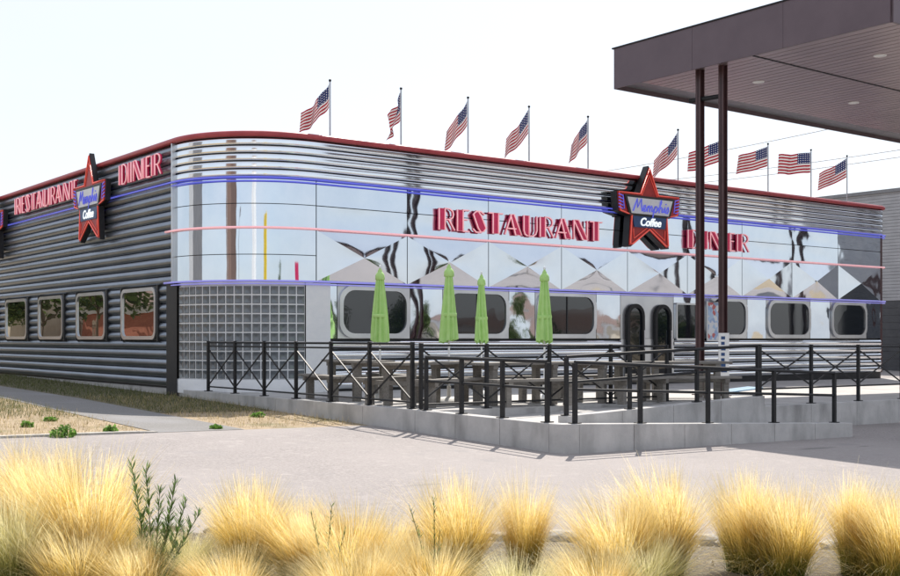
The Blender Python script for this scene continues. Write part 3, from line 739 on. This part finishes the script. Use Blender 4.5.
# twin columns: first pair from the photograph, the others further along
def lc(X, Y):
    a, b = W(X, Y); return (a-8.28, b+3.07)
pairs = [(lc(5.36, 24.33), lc(5.76, 23.95))]
for (px_, py_) in ((12.0,-1.6), (18.0,-1.6), (24.5,-1.6)):
    pairs.append(((px_, py_), (px_+.05, py_-.55)))
for k_, (a, b) in enumerate(pairs):
    for (x_, y_) in (a, b):
        gx, gy = x_+8.28, y_-3.07
        z0 = dz(gx) if gy > -8.4 and gx < 24.2 else gz(gx, gy)
        c = MB().box(x_-.07, x_+.07, y_-.008, y_+.008, z0, CZ0+.12)
        c.box(x_-.07, x_-.055, y_-.065, y_+.065, z0, CZ0+.12); c.box(x_+.055, x_+.07, y_-.065, y_+.065, z0, CZ0+.12)
        co = c.build('column', M['column'], can)
        MB().box(x_-.13, x_+.13, y_-.12, y_+.12, z0, z0+.02).build('base_plate', M['column'], co)
    ax, ay = a; bx, by = b
    if k_ == 0:
        dx, dy = (bx-ax), (by-ay)
        MB().tube([(ax-dx*.45, ay-dy*.45, CZ0-.55), (bx, by, CZ0-.55)], .05, 10).build('pipe_lamp', M['blackpaint'], can, True, 60)
        # printed notice wrapped on the second column
        sg = thing('column_notice', 'white printed notice board strapped to the right twin column', 'notice', (bx+8.28, by-3.07, 0))
        ca, sa = cph, -sph
        nb = MB(); fx, fy = -sph, -cph            # towards the camera
        def Q(u, o, z): return (u*cph+fx*o, -u*sph+fy*o, z)
        zt_, zb_ = CAMZ+(338-333)*23.95/F, CAMZ-(376-338)*23.95/F
        pts = [Q(-.12,.10,zb_), Q(.10,.10,zb_), Q(.10,.10,zt_), Q(-.12,.10,zt_), Q(-.12,.125,zb_), Q(.10,.125,zb_), Q(.10,.125,zt_), Q(-.12,.125,zt_)]
        nb.v = pts; nb.f = [(0,3,2,1),(4,5,6,7),(0,1,5,4),(1,2,6,5),(2,3,7,6),(3,0,4,7)]
        nb.build('board', M['white'], sg)
        rnd = random.Random(4)
        for q in range(7):
            zc = zt_-.10-.115*q
            e_ = -.07+rnd.uniform(.07,.13); st = MB()
            st.face([Q(-.07,.128,zc-.035), Q(e_,.128,zc-.035), Q(e_,.128,zc+.03), Q(-.07,.128,zc+.03)])
            st.build('print', M['signblue'], sg)

# ------------------------------------------------------------------ patio furniture
def table():
    t = thing('picnic_table', 'x', 'table')
    for i in range(4): MB().box(-.9, .9, -.38+.19*i+.006, -.38+.19*(i+1)-.006, .70, .745).build('top_plank', M['wood'], t, bevel=.004)
    for s in (-1, 1):
        for i in range(2):
            a, b = sorted((s*(.56+.15*i), s*(.56+.15*(i+1)-.01))); MB().box(-.9, .9, a, b, .43, .475).build('bench_plank', M['wood'], t, bevel=.004)
    for x_ in (-.62, .62):
        for s in (-1, 1):
            a, b = sorted((s*.20, s*.34)); MB().box(x_-.05, x_+.05, a, b, 0, .63).build('leg', M['wood'], t, bevel=.004)
            a, b = sorted((s*.64, s*.78)); MB().box(x_-.05, x_+.05, a, b, 0, .35).build('leg', M['wood'], t, bevel=.004)
        MB().box(x_-.045, x_+.045, -.84, .84, .352, .43).build('crossbeam', M['wood'], t)
        MB().box(x_-.05, x_+.05, -.36, .36, .63, .70).build('top_batten', M['wood'], t)
    MB().bar((-.62,0,.38), (.62,0,.38), .05, .09).build('stretcher', M['wood'], t)
    return t
TB = [(-1.75,21.4,80,'grey wooden picnic table left of the leftmost closed green umbrella'),
      (-.45,19.7,12,'grey wooden picnic table behind the railing corner left of the second umbrella base'),
      (1.15,20.0,-8,'grey wooden picnic table between the two pale umbrella bases'),
      (3.0,21.2,8,'grey wooden picnic table in front of the arched entrance doors'),
      (4.55,22.3,-30,'grey wooden picnic table nearest the twin brown columns')]
tp = table()
for i, (X, Y, a, lab) in enumerate(TB):
    t = tp if i == 0 else copy_tree(tp)
    x, y = W(X, Y); t.location = (x, y, dz(x)+.002); t.rotation_euler = (0, 0, R_(a)-0.0)
    tag(t, lab, 'table', 'picnic tables on the terrace')
def umbrella(seed=3):
    t = thing('closed_umbrella', 'x', 'umbrella')
    s = MB(); n = 64; prof = [(2.50,.012),(2.45,.045),(2.40,.055),(2.30,.078),(2.1,.105),(1.85,.135),(1.6,.165),(1.35,.19),(1.12,.205)]
    rnd = random.Random(seed); p1, p2, tw, sag = rnd.uniform(0,6), rnd.uniform(0,6), rnd.uniform(-.12,.14), rnd.uniform(.02,.07)
    for k_, (z, r) in enumerate(prof):
        for q in range(n):
            a = 2*math.pi*q/n; fold = .5+.5*math.cos(8*a+.7*math.sin(3*a+p1)+.4*math.sin(2*a+p2)*k_/4)
            rr = r*(1+.09*math.sin(2*a+p1+.3*k_)*min(1, k_/3.0))*(1-.36*fold*min(1, k_/3.0))
            zz = z-((sag*fold+.03*math.sin(a+p2)) if k_ == len(prof)-1 else 0)
            s.v.append((rr*math.cos(a+tw*k_)*1.0, rr*math.sin(a+tw*k_), zz))
    for k_ in range(len(prof)-1):
        for q in range(n):
            l = (q+1) % n; s.f.append((k_*n+q, k_*n+l, (k_+1)*n+l, (k_+1)*n+q))
    c = s.build('canopy_cloth', M['green'], t, True, 50)
    MB().lathe([(.01,2.46),(.075,2.40),(.10,2.36),(.105,2.28),(.09,2.27)], 12).build('cap', M['green'], t, True)
    MB().lathe([(.012,2.49),(.026,2.51),(.026,2.53),(.008,2.56)], 8).build('finial', M['whitemetal'], t, True)
    MB().tube([(0,0,.1),(0,0,2.4)], .021, 10).build('pole', M['whitemetal'], t, True, 60)
    MB().lathe([(.150,1.62),(.158,1.60),(.158,1.57),(.150,1.55)], 20).build('strap', M['green'], t, True)
    MB().lathe([(.27,0),(.27,.035),(.22,.075),(.10,.10),(.045,.105),(.04,.30)], 24).build('base', M['umbbase'], t, True, 40)
    return t
UB = [(380,21.7,'closed green umbrella furthest left, in front of the first round-cornered window'),
      (449,20.5,'tallest closed green umbrella, left one of the close pair'),
      (481.5,23.4,'closed green umbrella, right one of the close pair in front of window'),
      (544.5,21.8,'closed green umbrella furthest right, in front of the third window')]
for i, (px, Y, lab) in enumerate(UB):
    t = umbrella(3+i)
    x, y = W((px-450)/F*Y, Y); t.location = (x, y, dz(x)+.002); t.rotation_euler = (0, 0, i*1.3)
    t.scale = ((.88, .90, .82, .90)[i], (.88, .90, .82, .90)[i], 1.0)
    tag(t, lab, 'umbrella', 'closed green umbrellas on the terrace')
# poster board beside the entrance, a wall lantern, a blue mat
x, y = 15.35, -.09
pb = thing('poster_board', 'pale blue poster board on the front wall between the twin columns', 'poster', (x, y, 1.55))
MB().box(-.33, .33, -.03, .0, 0, 1.14).build('frame', M['satin'], pb, bevel=.004); MB().box(-.29, .29, -.036, -.031, .04, 1.10).build('print', M['poster'], pb)
wl = thing('wall_lantern', 'small black lantern hanging over the poster board', 'lamp', (15.4, -.12, 2.62))
MB().tube([(0,.12,.22),(0,-.10,.22),(0,-.14,.17)], .012, 6).build('arm', M['blackpaint'], wl, True)
MB().lathe([(.02,.17),(.13,.07),(.135,.05),(.02,.05)], 12, (0,-.14)).build('shade', M['blackpaint'], wl, True, 40)
MB().lathe([(.03,-.02),(.05,.0),(.05,.05)], 10, (0,-.14)).build('bulb', M['white'], wl, True)
x, y = W(6.25, 24.6)
bt = thing('folded_board', 'blue advertising board lying folded on the terrace behind the twin columns', 'board', (x, y, dz(x)+.003), R_(-20))
MB().box(-.42, .42, -.3, .3, .05, .075, .16, .135).build('panel', mat('blue_board', (.10,.26,.42), (.16,.34,.5), 5, rough=.4), bt, bevel=.004)
MB().box(-.42, .42, -.3, .3, .0, .03).build('panel', M['whitemetal'], bt, bevel=.004)
MB().box(-.2, .1, -.2, .1, .112, .116).build('print', M['white'], bt).rotation_euler = (0, -.1, 0)

# ------------------------------------------------------------------ neighbours: warehouse, cables
wh = thing('warehouse', 'grey warehouse with horizontal siding behind the right end of diner', 'building', (42.8, 8, 0))
zt = CAMZ+7.5; zm = CAMZ+1.9
MB().box(.1, 20, -22, 24, -1.5, zt-.05).build('wall', M['cladgrey'], wh)
n = 34
for i in range(n):
    z0 = zm+(zt-zm)*i/n
    MB().box(.0, .1, -22, 24, z0+.015, z0+(zt-zm)/n).build('siding_board', M['cladgrey'], wh)
for i in range(12):
    z0 = -.9+(zm+.9)*i/12; MB().box(.02, .1, -22, 24, z0+.012, z0+(zm+.9)/12).build('siding_board', M['claddark'], wh)
MB().box(-.12, 20.2, -22.2, 24.2, zt-.05, zt+.12).build('roof_edge', M['lip'], wh)
def upole(X, Y, h, lab):
    x, y = W(X, Y); t = thing('utility_pole', lab, 'pole', (x, y, gz(x, y)-.2), 0, 'utility poles')
    MB().tube([(0,0,0),(0,0,h)], .16, 10, taper=[1,.65]).build('shaft', M['trunk'], t, True, 60)
    MB().bar((-.8,0,h-.4),(.8,0,h-.4), .12).build('crossarm', M['trunk'], t)
    return t
A = ((960-450)/F*60, 60); B = ((540-450)/F*95, 95)
upole(*A, 1.64+(338-96)*60/F, 'wooden utility pole behind the canopy out of sight'); upole(*B, 1.64+(338-176)*95/F, 'wooden utility pole hidden behind the diner')
for q, (ya, yb, lab) in enumerate(((100, 180.5, 'upper thin power cable crossing the white sky behind the flags'), (140.5, 190.5, 'lower thin power cable crossing the sky behind the right flags'), (148, 196, 'lowest thin power cable just above the red roof trim at right'))):
    pa, pb_ = W(*A), W(*B); za, zb = CAMZ+(338-ya)*60/F, CAMZ+(338-yb)*95/F
    pts = []
    for i in range(13):
        u = i/12; pts.append((pa[0]+(pb_[0]-pa[0])*u, pa[1]+(pb_[1]-pa[1])*u, za+(zb-za)*u-.35*4*u*(1-u)))
    tag(MB().tube(pts, .026, 5).build('power_cable', M['pole'], None, True), lab, 'cable', 'power cables')

# ------------------------------------------------------------------ vegetation
def leaf_cloud(n, pts_fn, size, seed, flat=.5):
    rnd = random.Random(seed); s = MB()
    for i in range(n):
        p = Vector(pts_fn(rnd)); d = Vector((rnd.gauss(0,1), rnd.gauss(0,1), rnd.gauss(0,1)*flat)).normalized()
        e = d.cross(Vector((rnd.gauss(0,1), rnd.gauss(0,1), rnd.gauss(0,1)))).normalized()
        l = size*rnd.uniform(.6, 1.4); ww = l*.42; c = rnd.random(); v = rnd.random()
        s.face([p, p+d*l*.5+e*ww, p+d*l, p+d*l*.5-e*ww], [(c, v)]*4)
    return s
def tree(X, Y, h, r, seed, lab):
    x, y = W(X, Y); rnd = random.Random(seed)
    t = thing('tree', lab, 'tree', (x, y, gz(x, y)-.05), 0, 'trees around the car park')
    tr = MB().tube([(0,0,0),(.05,.02,h*.25),(-.05,.08,h*.5),(0,0,h*.8)], .045*h*.5, 9, taper=[1,.8,.55,.2])
    cl = []
    for i in range(11):
        a = rnd.uniform(0, 6.28); q = rnd.uniform(.15, .8)*r; zz = h*rnd.uniform(.42, .92)
        c = Vector((q*math.cos(a), q*math.sin(a), zz)); cl.append((c, r*rnd.uniform(.32, .52)))
        tr.tube([(0,0,zz*.62), tuple(c*.6+Vector((0,0,zz*.3))), tuple(c)], .012*h, 6, taper=[1,.6,.3])
    tr.build('trunk', M['trunk'], t, True)
    def pf(rn):
        c, rad = rn.choice(cl); d = Vector((rn.gauss(0,1), rn.gauss(0,1), rn.gauss(0,1))).normalized()
        return c+d*rad*rn.random()**.45
    leaf_cloud(2600, pf, .26, seed).build('crown', M['leaf'], t)
for i, (X, Y, h, r, lab) in enumerate(((-28.5,41.0,6.5,2.7,'broad green tree left of the diner, seen in the side windows'), (-31,45.5,5.5,2.4,'tall tree left of the diner, second in the side window reflections'),
        (-36,47,8,3.4,'rounded tree far left of the diner, seen in the side window reflections'), (66,6,7,3.2,'small unseen tree added across the car park to the right'),
        (72,-6,6.5,3,'round unseen tree added across the car park far to the right'), (30,-48,9,4,'added unseen tree across the road behind the viewpoint'), (42,13,4.6,2.2,'low unseen tree added beyond the canopy, nearest of three in a row'), (46,20,4.2,2.0,'low unseen tree added beyond the canopy, middle of three in a row'), (50,28,4.6,2.3,'low unseen tree added beyond the canopy, farthest of three in a row'))):
    tree(X, Y, h, r, 50+i, lab)  # right-hand and rear trees are unseen, invented for reflections in chrome and glass
def house(X, Y, rz, wx, wy, h, m, lab, band=True):
    x, y = W(X, Y); t = thing('house', lab, 'house', (x, y, gz(x, y)-.1), R_(rz), 'low houses around the car park')
    MB().box(-wx/2, wx/2, -wy/2, wy/2, 0, h).build('wall', M[m], t)
    if band: MB().box(-wx/2-.12, wx/2+.12, -wy/2-.12, wy/2+.12, h-.02, h+.45).build('fascia_band', M['white'], t)
    rf = MB(); b = h+(.45 if band else 0); o = .4
    rf.v = [(-wx/2-o,-wy/2-o,b),(wx/2+o,-wy/2-o,b),(wx/2+o,wy/2+o,b),(-wx/2-o,wy/2+o,b),(-wx/4,0,b+1.4),(wx/4,0,b+1.4)]
    rf.f = [(0,1,5,4),(2,3,4,5),(1,2,5),(3,0,4),(0,3,2,1)]; rf.build('roof', M['rooftile'], t)
    for s_ in ((-1, 1) if m != 'brick' else ()):
        for u in (-.3, .05, .32):
            wn = MB().box(wx*u-.6, wx*u+.6, s_*wy/2-.05, s_*wy/2+.05, 1.0, 2.3).build('window', M['white'], t)
            MB().box(wx*u-.52, wx*u+.52, s_*wy/2-.056, s_*wy/2+.056, 1.08, 2.22).build('pane', M['window'], wn)
house(-41, 43.5, 62, 9, 6, 2.3, 'brick', 'low brick house left of the diner, mirrored in the side window nearest corner')
house(-40, 56, 62, 12, 7, 3.4, 'beige', 'beige house left of the diner, mirrored in the far side windows')
house(72, 18, 10, 26, 8, 3.2, 'beige', 'added unseen long beige house across the car park to the right')  # this house and the next are unseen, invented for the chrome to reflect
house(48, -34, 40, 16, 8, 3.2, 'brick', 'added unseen brick house across the road behind the viewpoint')
def prop(X, Y, h, w_, m, lab, nm='reflection_prop'):  # unseen coloured panels, invented for the stripes mirrored in the rounded corner
    x, y = W(X, Y); t = thing(nm, lab, 'prop', (x, y, gz(x, y)), R_(20))
    MB().box(-.06, .06, -.06, .06, 0, h*.5).build('mast', M['pole'], t)
    MB().box(-w_/2, w_/2, -.12, .12, h*.45, h).build('panel', M[m], t, bevel=.02)
    MB().box(-w_/2-.05, w_/2+.05, -.25, .25, 0, .2).build('base', M['concrete'], t)
prop(.8, -9, 8.0, 3.0, 'yellow', 'added unseen yellow pylon behind the viewpoint, mirrored in the rounded corner')
prop(21, -1, 6.0, 2.6, 'crimson', 'added unseen red pylon behind the viewpoint, mirrored in the rounded corner')
house(-33, 18.6, 30, 8, 7, 11, 'cladgrey', 'added unseen tall grey block left of the viewpoint, mirrored in the rounded corner', False)  # unseen blocks and tower, added and sized for mirrored stripes on the corner
house(-21, -4, 70, 5, 5, 13, 'rooftile', 'added unseen tall brown block behind the viewpoint, mirrored in the rounded corner', False)
house(-7, -14, 0, 2.2, 2.2, 12, 'white', 'added unseen narrow white tower behind the viewpoint, mirrored in the rounded corner', False)
def lamppost(X, Y, h, m, lab):  # unseen lamp posts, added only for the chrome corner to mirror
    x, y = W(X, Y); t = thing('added_lamp_post', lab, 'lamp', (x, y, gz(x, y)), 0, 'added unseen street lamps behind the viewpoint')
    MB().tube([(0,0,0),(0,0,h)], .09, 10, taper=[1,.6]).build('mast', M[m], t, True, 60)
    MB().tube([(0,0,h-.02),(.3,0,h+.25),(1.2,0,h+.35)], .04, 8).build('arm', M[m], t, True); MB().box(.9, 1.5, -.12, .12, h+.28, h+.38).build('lamp_head', M[m], t, bevel=.02)
lamppost(1.5, -10, 7, 'white', 'added unseen white street lamp behind the viewpoint'); lamppost(-13, 2, 6, 'column', 'added unseen brown street lamp left of the viewpoint'); lamppost(-16, 8, 7, 'cladgrey', 'added unseen grey street lamp far left of the viewpoint')

# grass-like ribbons
def blades(s, rnd, n, base_fn, len_fn, lean_fn, width, segs=5, droop=.5, wind=(0,0)):
    for i in range(n):
        b = Vector(base_fn(rnd)); L = len_fn(rnd); az, ln = lean_fn(rnd, b)
        d = Vector((math.cos(az)*math.sin(ln), math.sin(az)*math.sin(ln), math.cos(ln))); side = Vector((-math.sin(az+rnd.uniform(-.9,.9)), math.cos(az), 0)).normalized()
        p = b.copy(); c = rnd.random(); prev = None; dr = droop*rnd.uniform(.3, 1.5)
        for k in range(segs+1):
            t = k/segs; wd_ = width*(1-.75*t)
            a_, b_ = p-side*wd_, p+side*wd_
            if prev: s.face([prev[0], prev[1], b_, a_], [(c,(k-1)/segs),(c,(k-1)/segs),(c,t),(c,t)])
            prev = (a_, b_)
            d = (d+Vector((math.cos(az)*dr*.12+wind[0]*t, math.sin(az)*dr*.12+wind[1]*t, -dr*.20*t))).normalized()
            p = p+d*(L/segs)
wind_v = [(-.10*cph, .10*sph), (.05*cph, -.05*sph), (.10*cph, -.10*sph), (-.04*cph, .04*sph), (-.06*cph, .06*sph), (-.08*cph, .08*sph), (.03*cph, -.03*sph)]
clump_me = []
for v in range(7):
    rnd = random.Random(900+v); s = MB()
    tufts = []
    for q in range(17):
        a = rnd.uniform(0, 6.28); rr = .13*math.sqrt(rnd.random())
        tufts.append((rr*math.cos(a), rr*math.sin(a), a+rnd.gauss(0,.7), abs(rnd.gauss(.05,.15))+.5*rr, rnd.triangular(.62, 1.10, .92), rnd.uniform(.25, .9)))
    for tx, ty, ta, tl, tL, tdr in tufts:
        blades(s, rnd, 150, lambda r: (tx+r.gauss(0,.022), ty+r.gauss(0,.022), 0), lambda r: tL*r.triangular(.55, 1.08, .95),
               lambda r, b: (ta+r.gauss(0,.45), abs(tl+r.gauss(0,.085))), .0019, 6, tdr, wind_v[v])
    def bf(r):
        a = r.uniform(0, 6.28); q = .14*math.sqrt(r.random()); return (q*math.cos(a), q*math.sin(a), 0)
    blades(s, rnd, 600, bf, lambda r: r.uniform(.3, .95), lambda r, b: (r.uniform(0,6.28), r.uniform(.0,.45)), .0017, 6, .8, wind_v[v])
    blades(s, rnd, 420, bf, lambda r: r.uniform(.35, .8), lambda r, b: (r.uniform(0,6.28), r.uniform(.25,.8)), .0021, 6, 1.7, wind_v[v])
    clump_me.append((s.mesh('feather_grass_a', M['stipa']), None))
    m2 = clump_me[-1][0].copy(); m2.materials.clear(); m2.materials.append(M['stipa2']); clump_me[-1] = (clump_me[-1][0], m2)
def bedz(x, y): return gz(x, y)+.10
# planting bed: a low mound between camera and pavement
bx0, bx1, by0, by1 = -7.5, 8.5, 2.5, 8.75
bd = MB(); nx_, ny_ = 48, 20; rnd = random.Random(5)
for j in range(ny_+1):
    for i in range(nx_+1):
        X, Y = bx0+(bx1-bx0)*i/nx_, by0+(by1-by0)*j/ny_
        x, y = W(X, Y); e = min(1, (by1-Y)/.6, (Y-by0)/.6, (X-bx0)/.6, (bx1-X)/.6)
        bd.v.append((x, y, gz(x, y)-.01+.12*max(0, e)**.6+rnd.uniform(-.012,.012)*e))
for j in range(ny_):
    for i in range(nx_):
        k_ = j*(nx_+1)+i; bd.f.append((k_, k_+1, k_+nx_+2, k_+nx_+1))
tag(bd.build('planting_bed', M['bed'], None, True), kind='structure')
# rough edging stones
def stone_mesh(seed):
    bm = bmesh.new(); bmesh.ops.create_icosphere(bm, subdivisions=2, radius=1.0); rn = random.Random(seed)
    ax = [Vector((rn.gauss(0,1), rn.gauss(0,1), rn.gauss(0,1))).normalized() for _ in range(7)]
    for v in bm.verts:
        for a in ax:
            q = v.co.dot(a)
            if q > .62: v.co -= a*(q-.62)*.8
    me = bpy.data.meshes.new('stone'); bm.to_mesh(me); bm.free(); me.materials.append(M['stone']); return me
sme = [stone_mesh(i) for i in range(4)]
rnd = random.Random(21)
edge = thing('stone_edging', 'row of rough pale stones edging the planting bed', 'edging', (*W(0, 8.8), 0))
ex, ey = W(0, 8.8); X = -7.4
while X < 8.4:
    l = rnd.uniform(.16, .30); x, y = W(X+l, 8.78+rnd.uniform(-.05,.05))
    share('stone', sme[rnd.randrange(4)], edge, (x-ex, y-ey, gz(x, y)+.03), -PHI+rnd.uniform(-.2,.2), (l, rnd.uniform(.08,.12), rnd.uniform(.05,.09)))
    X += 2*l+.02
gv = MB()
for i in range(1500):
    X, Y = rnd.uniform(-4, 5), rnd.uniform(5.5, 8.6); x, y = W(X, Y); z = gz(x, y)+.105; r = rnd.uniform(.008, .028)
    a = rnd.uniform(0, 6.28); c, s_ = math.cos(a)*r, math.sin(a)*r; b = len(gv.v)
    gv.v += [(x+c, y+s_, z), (x-s_, y+c, z), (x-c*.8, y-s_*.8, z), (x+s_, y-c, z), (x+c*.2, y+s_*.3, z+r*.8)]
    gv.f += [(b,b+1,b+4),(b+1,b+2,b+4),(b+2,b+3,b+4),(b+3,b,b+4)]
tag(gv.build('bed_gravel', M['stone']), 'loose pale gravel on the planting bed', 'gravel', kind='stuff')
# clumps: pixel centre, pixel of the tip, distance, variant, width factor, pale?, label
CL = [(-8,450,6.95,0,0.95,0,'golden feather grass clump cut by the left picture edge'),
      (45,452,6.85,4,1.03,0,'broad golden feather grass clump at the lower left, above the pale corner clump'),
      (98,457,6.45,1,0.99,0,'golden feather grass clump just left of the tall green herb'),
      (8,502,6.20,3,1.18,1,'pale feather grass clump in the bottom left corner'),
      (72,520,6.00,4,1.18,0,'golden clump low in front of the two broad left clumps'),
      (185,530,6.60,4,1.18,1,'low pale feather grass clump at the foot of the green herb'),
      (246,484,6.85,3,1.03,0,'golden feather grass clump right of the tall green herb'),
      (300,505,6.55,0,1.07,0,'feathery golden clump right beside the clump next to the herb'),
      (345,505,6.35,4,1.07,0,'feathery golden grass clump behind the left slender sprig'),
      (395,520,6.80,1,1.18,0,'loose golden grass clump between the two slender sprigs'),
      (452,484,6.75,3,0.91,0,'pointed golden grass clump left of the narrow plume'),
      (524,482,6.95,3,0.61,0,'narrow upright golden plume at the picture centre'),
      (612,496,6.65,0,0.99,0,'golden grass clump directly left of the tallest one right of centre'),
      (662,476,7.05,0,0.95,0,'tall golden grass clump leaning left, right of centre'),
      (640,535,6.50,4,1.18,1,'low pale clump in front of the tall leaning one'),
      (745,478,7.35,3,0.78,0,'left half of the separate golden clump beside the kerb stones'),
      (784,486,7.15,4,0.91,0,'right half of the separate golden clump beside the kerb stones'),
      (858,480,7.35,3,0.78,0,'golden grass clump near the right picture edge'),
      (893,490,7.05,4,0.95,0,'golden grass clump cut by the right picture edge'),
      (130,540,5.90,2,1.27,0,'short golden clump at the bottom edge left of the herb'),
      (225,550,5.90,4,1.27,0,'short golden clump at the bottom edge right of the herb'),
      (350,550,5.80,0,1.27,0,'short golden clump at the bottom edge below the left sprig'),
      (425,545,5.90,3,1.27,0,'short golden clump at the bottom edge near the centre'),
      (520,558,5.90,2,1.18,1,'short pale clump at the bottom edge below the narrow plume'),
      (592,550,5.90,4,1.27,0,'short golden clump at the bottom edge right of the narrow plume')]
for i, (px, top, Y, v, wf, pale, lab) in enumerate(CL):
    x, y = W((px-450)/F*Y, Y); zb = gz(x, y)+.09; zt_ = CAMZ-(top-338)*Y/F; h = (zt_-zb)
    t = thing('feather_grass', lab, 'grass', (x, y, zb), random.uniform(-.6, .6), 'feather grass clumps in the bed')
    v = (v, 5, 6)[i % 3] if i % 2 else v
    o = share('blades', clump_me[v][pale], t); o.scale = (h*1.12*wf/.86*.98, h*1.12*wf/.86*.98, h/.86)
# tall green herbs
def herb(px, tops, Y, lab, seed, leaf=.05, m='herb', dens=42):
    rnd = random.Random(seed); x0, y0 = W((px-450)/F*Y, Y); zb = gz(x0, y0)+.09
    t = thing('green_herb', lab, 'plant', (x0, y0, zb), 0, 'green herbs among the feather grass')
    st = MB(); lv = MB()
    for (tx, ty) in tops:
        x, y = W((tx-450)/F*Y, Y); zt_ = CAMZ-(ty-338)*Y/F
        tip = Vector((x-x0, y-y0, zt_-zb)); b = Vector((rnd.uniform(-.04,.04), rnd.uniform(-.04,.04), 0)); pts = []
        for k_ in range(9):
            u = k_/8; p = b.lerp(tip, u); p += Vector((tip.x*.25*(u*u-u), tip.y*.25*(u*u-u), 0)); pts.append(p)
        st.tube(pts, .004, 5, taper=[1-.08*k_ for k_ in range(9)])
        for q in range(dens):
            u = rnd.uniform(.12, 1)**.8; i0 = min(7, int(u*8)); p = pts[i0].lerp(pts[i0+1], u*8-i0)
            a = q*2.4; el = rnd.uniform(.55, 1.15); d = Vector((math.cos(a)*math.cos(el), math.sin(a)*math.cos(el), math.sin(el)))
            e = d.cross(Vector((0,0,1))).normalized(); l = leaf*rnd.uniform(.6,1.3)*(1.15-.5*u); w_ = l*.065; c = rnd.random()
            lv.face([p, p+d*l*.5+e*w_, p+d*l, p+d*l*.5-e*w_], [(c,.2),(c,.5),(c,1),(c,.5)])
    st.build('stem', M[m], t, True); lv.build('leaves', M[m], t)
herb(155, [(131,462),(146,468),(160,488),(176,482),(186,502),(200,512),(170,520),(140,520)], 6.1, 'tall dark green herb with narrow leaves among the grass at left', 3, .085, 'herb', 130)
herb(330, [(311,512),(332,505),(345,530)], 6.1, 'slender green sprig left of centre among golden grass', 5, .05, 'herb', 55)
herb(437, [(410,508),(434,500),(440,530)], 6.1, 'slender green sprig beside the pointed golden clump', 6, .05, 'herb', 55)
# verge grass: dry straw in the sun, duller turf along the side wall
rnd = random.Random(77); s = MB()
def vb(r):
    while True:
        x, y = r.uniform(-13, -.05), r.uniform(PE+.2, 2.0)
        if not (-3.75 < x < -2.25): break
    return (x, y, gz(x, y)-.005)
blades(s, rnd, 20000, vb, lambda r: r.triangular(.03, .17, .05), lambda r, b: (r.uniform(0,6.28), r.uniform(.1,1.1)), .003, 2, .8)
tag(s.build('verge_grass', M['drygrass']), 'short dry straw-coloured grass on the sunny verge', 'grass', kind='stuff')
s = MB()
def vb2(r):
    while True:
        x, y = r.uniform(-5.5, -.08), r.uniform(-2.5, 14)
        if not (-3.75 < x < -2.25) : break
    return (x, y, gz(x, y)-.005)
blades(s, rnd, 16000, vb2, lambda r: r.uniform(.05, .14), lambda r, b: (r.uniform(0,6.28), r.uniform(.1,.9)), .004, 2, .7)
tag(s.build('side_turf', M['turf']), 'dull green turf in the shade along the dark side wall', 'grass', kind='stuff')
def weed(px, py, h, r, lab, seed):
    Y = 18.0
    for _ in range(12):
        x, y = W((px-450)/F*Y, Y); Y = (CAMZ-gz(x, y))*F/(py-338)
    x, y = W((px-450)/F*Y, Y)
    t = thing('green_weed', lab, 'plant', (x, y, gz(x, y)), 0, 'green weeds on the dry verge')
    def pf(rn):
        a = rn.uniform(0,6.28); q = r*math.sqrt(rn.random()); return (q*math.cos(a), q*math.sin(a), h*rn.random()*(1-.6*(q/r)**2))
    leaf_cloud(320, pf, .042, seed, .8).build('leaves', M['weed'], t)
    st = MB(); rn = random.Random(seed)
    for q in range(7): 
        a = rn.uniform(0,6.28); st.tube([(0,0,0),(.4*r*math.cos(a),.4*r*math.sin(a),h*.5),(.7*r*math.cos(a),.7*r*math.sin(a),h*.8)], .005, 4)
    st.build('stems', M['weed'], t)
weed(63, 437, .17, .17, 'largest round green weed on the dry verge', 1); weed(111, 433, .11, .09, 'small green weed right of the largest one on the verge', 2)
weed(27, 427, .08, .07, 'small green weed left of the largest one on the verge', 3); weed(50, 421, .06, .10, 'low green weed beside the path above the largest one', 4)
weed(258, 417, .08, .12, 'low weed against the terrace wall under the railing', 5); weed(216, 429, .05, .09, 'flat green weed where the path meets the pavement', 6)

sc.render.engine = 'CYCLES'
sc.cycles.max_bounces = 8; sc.cycles.glossy_bounces = 5; sc.cycles.transmission_bounces = 4; sc.cycles.sample_clamp_indirect = 6
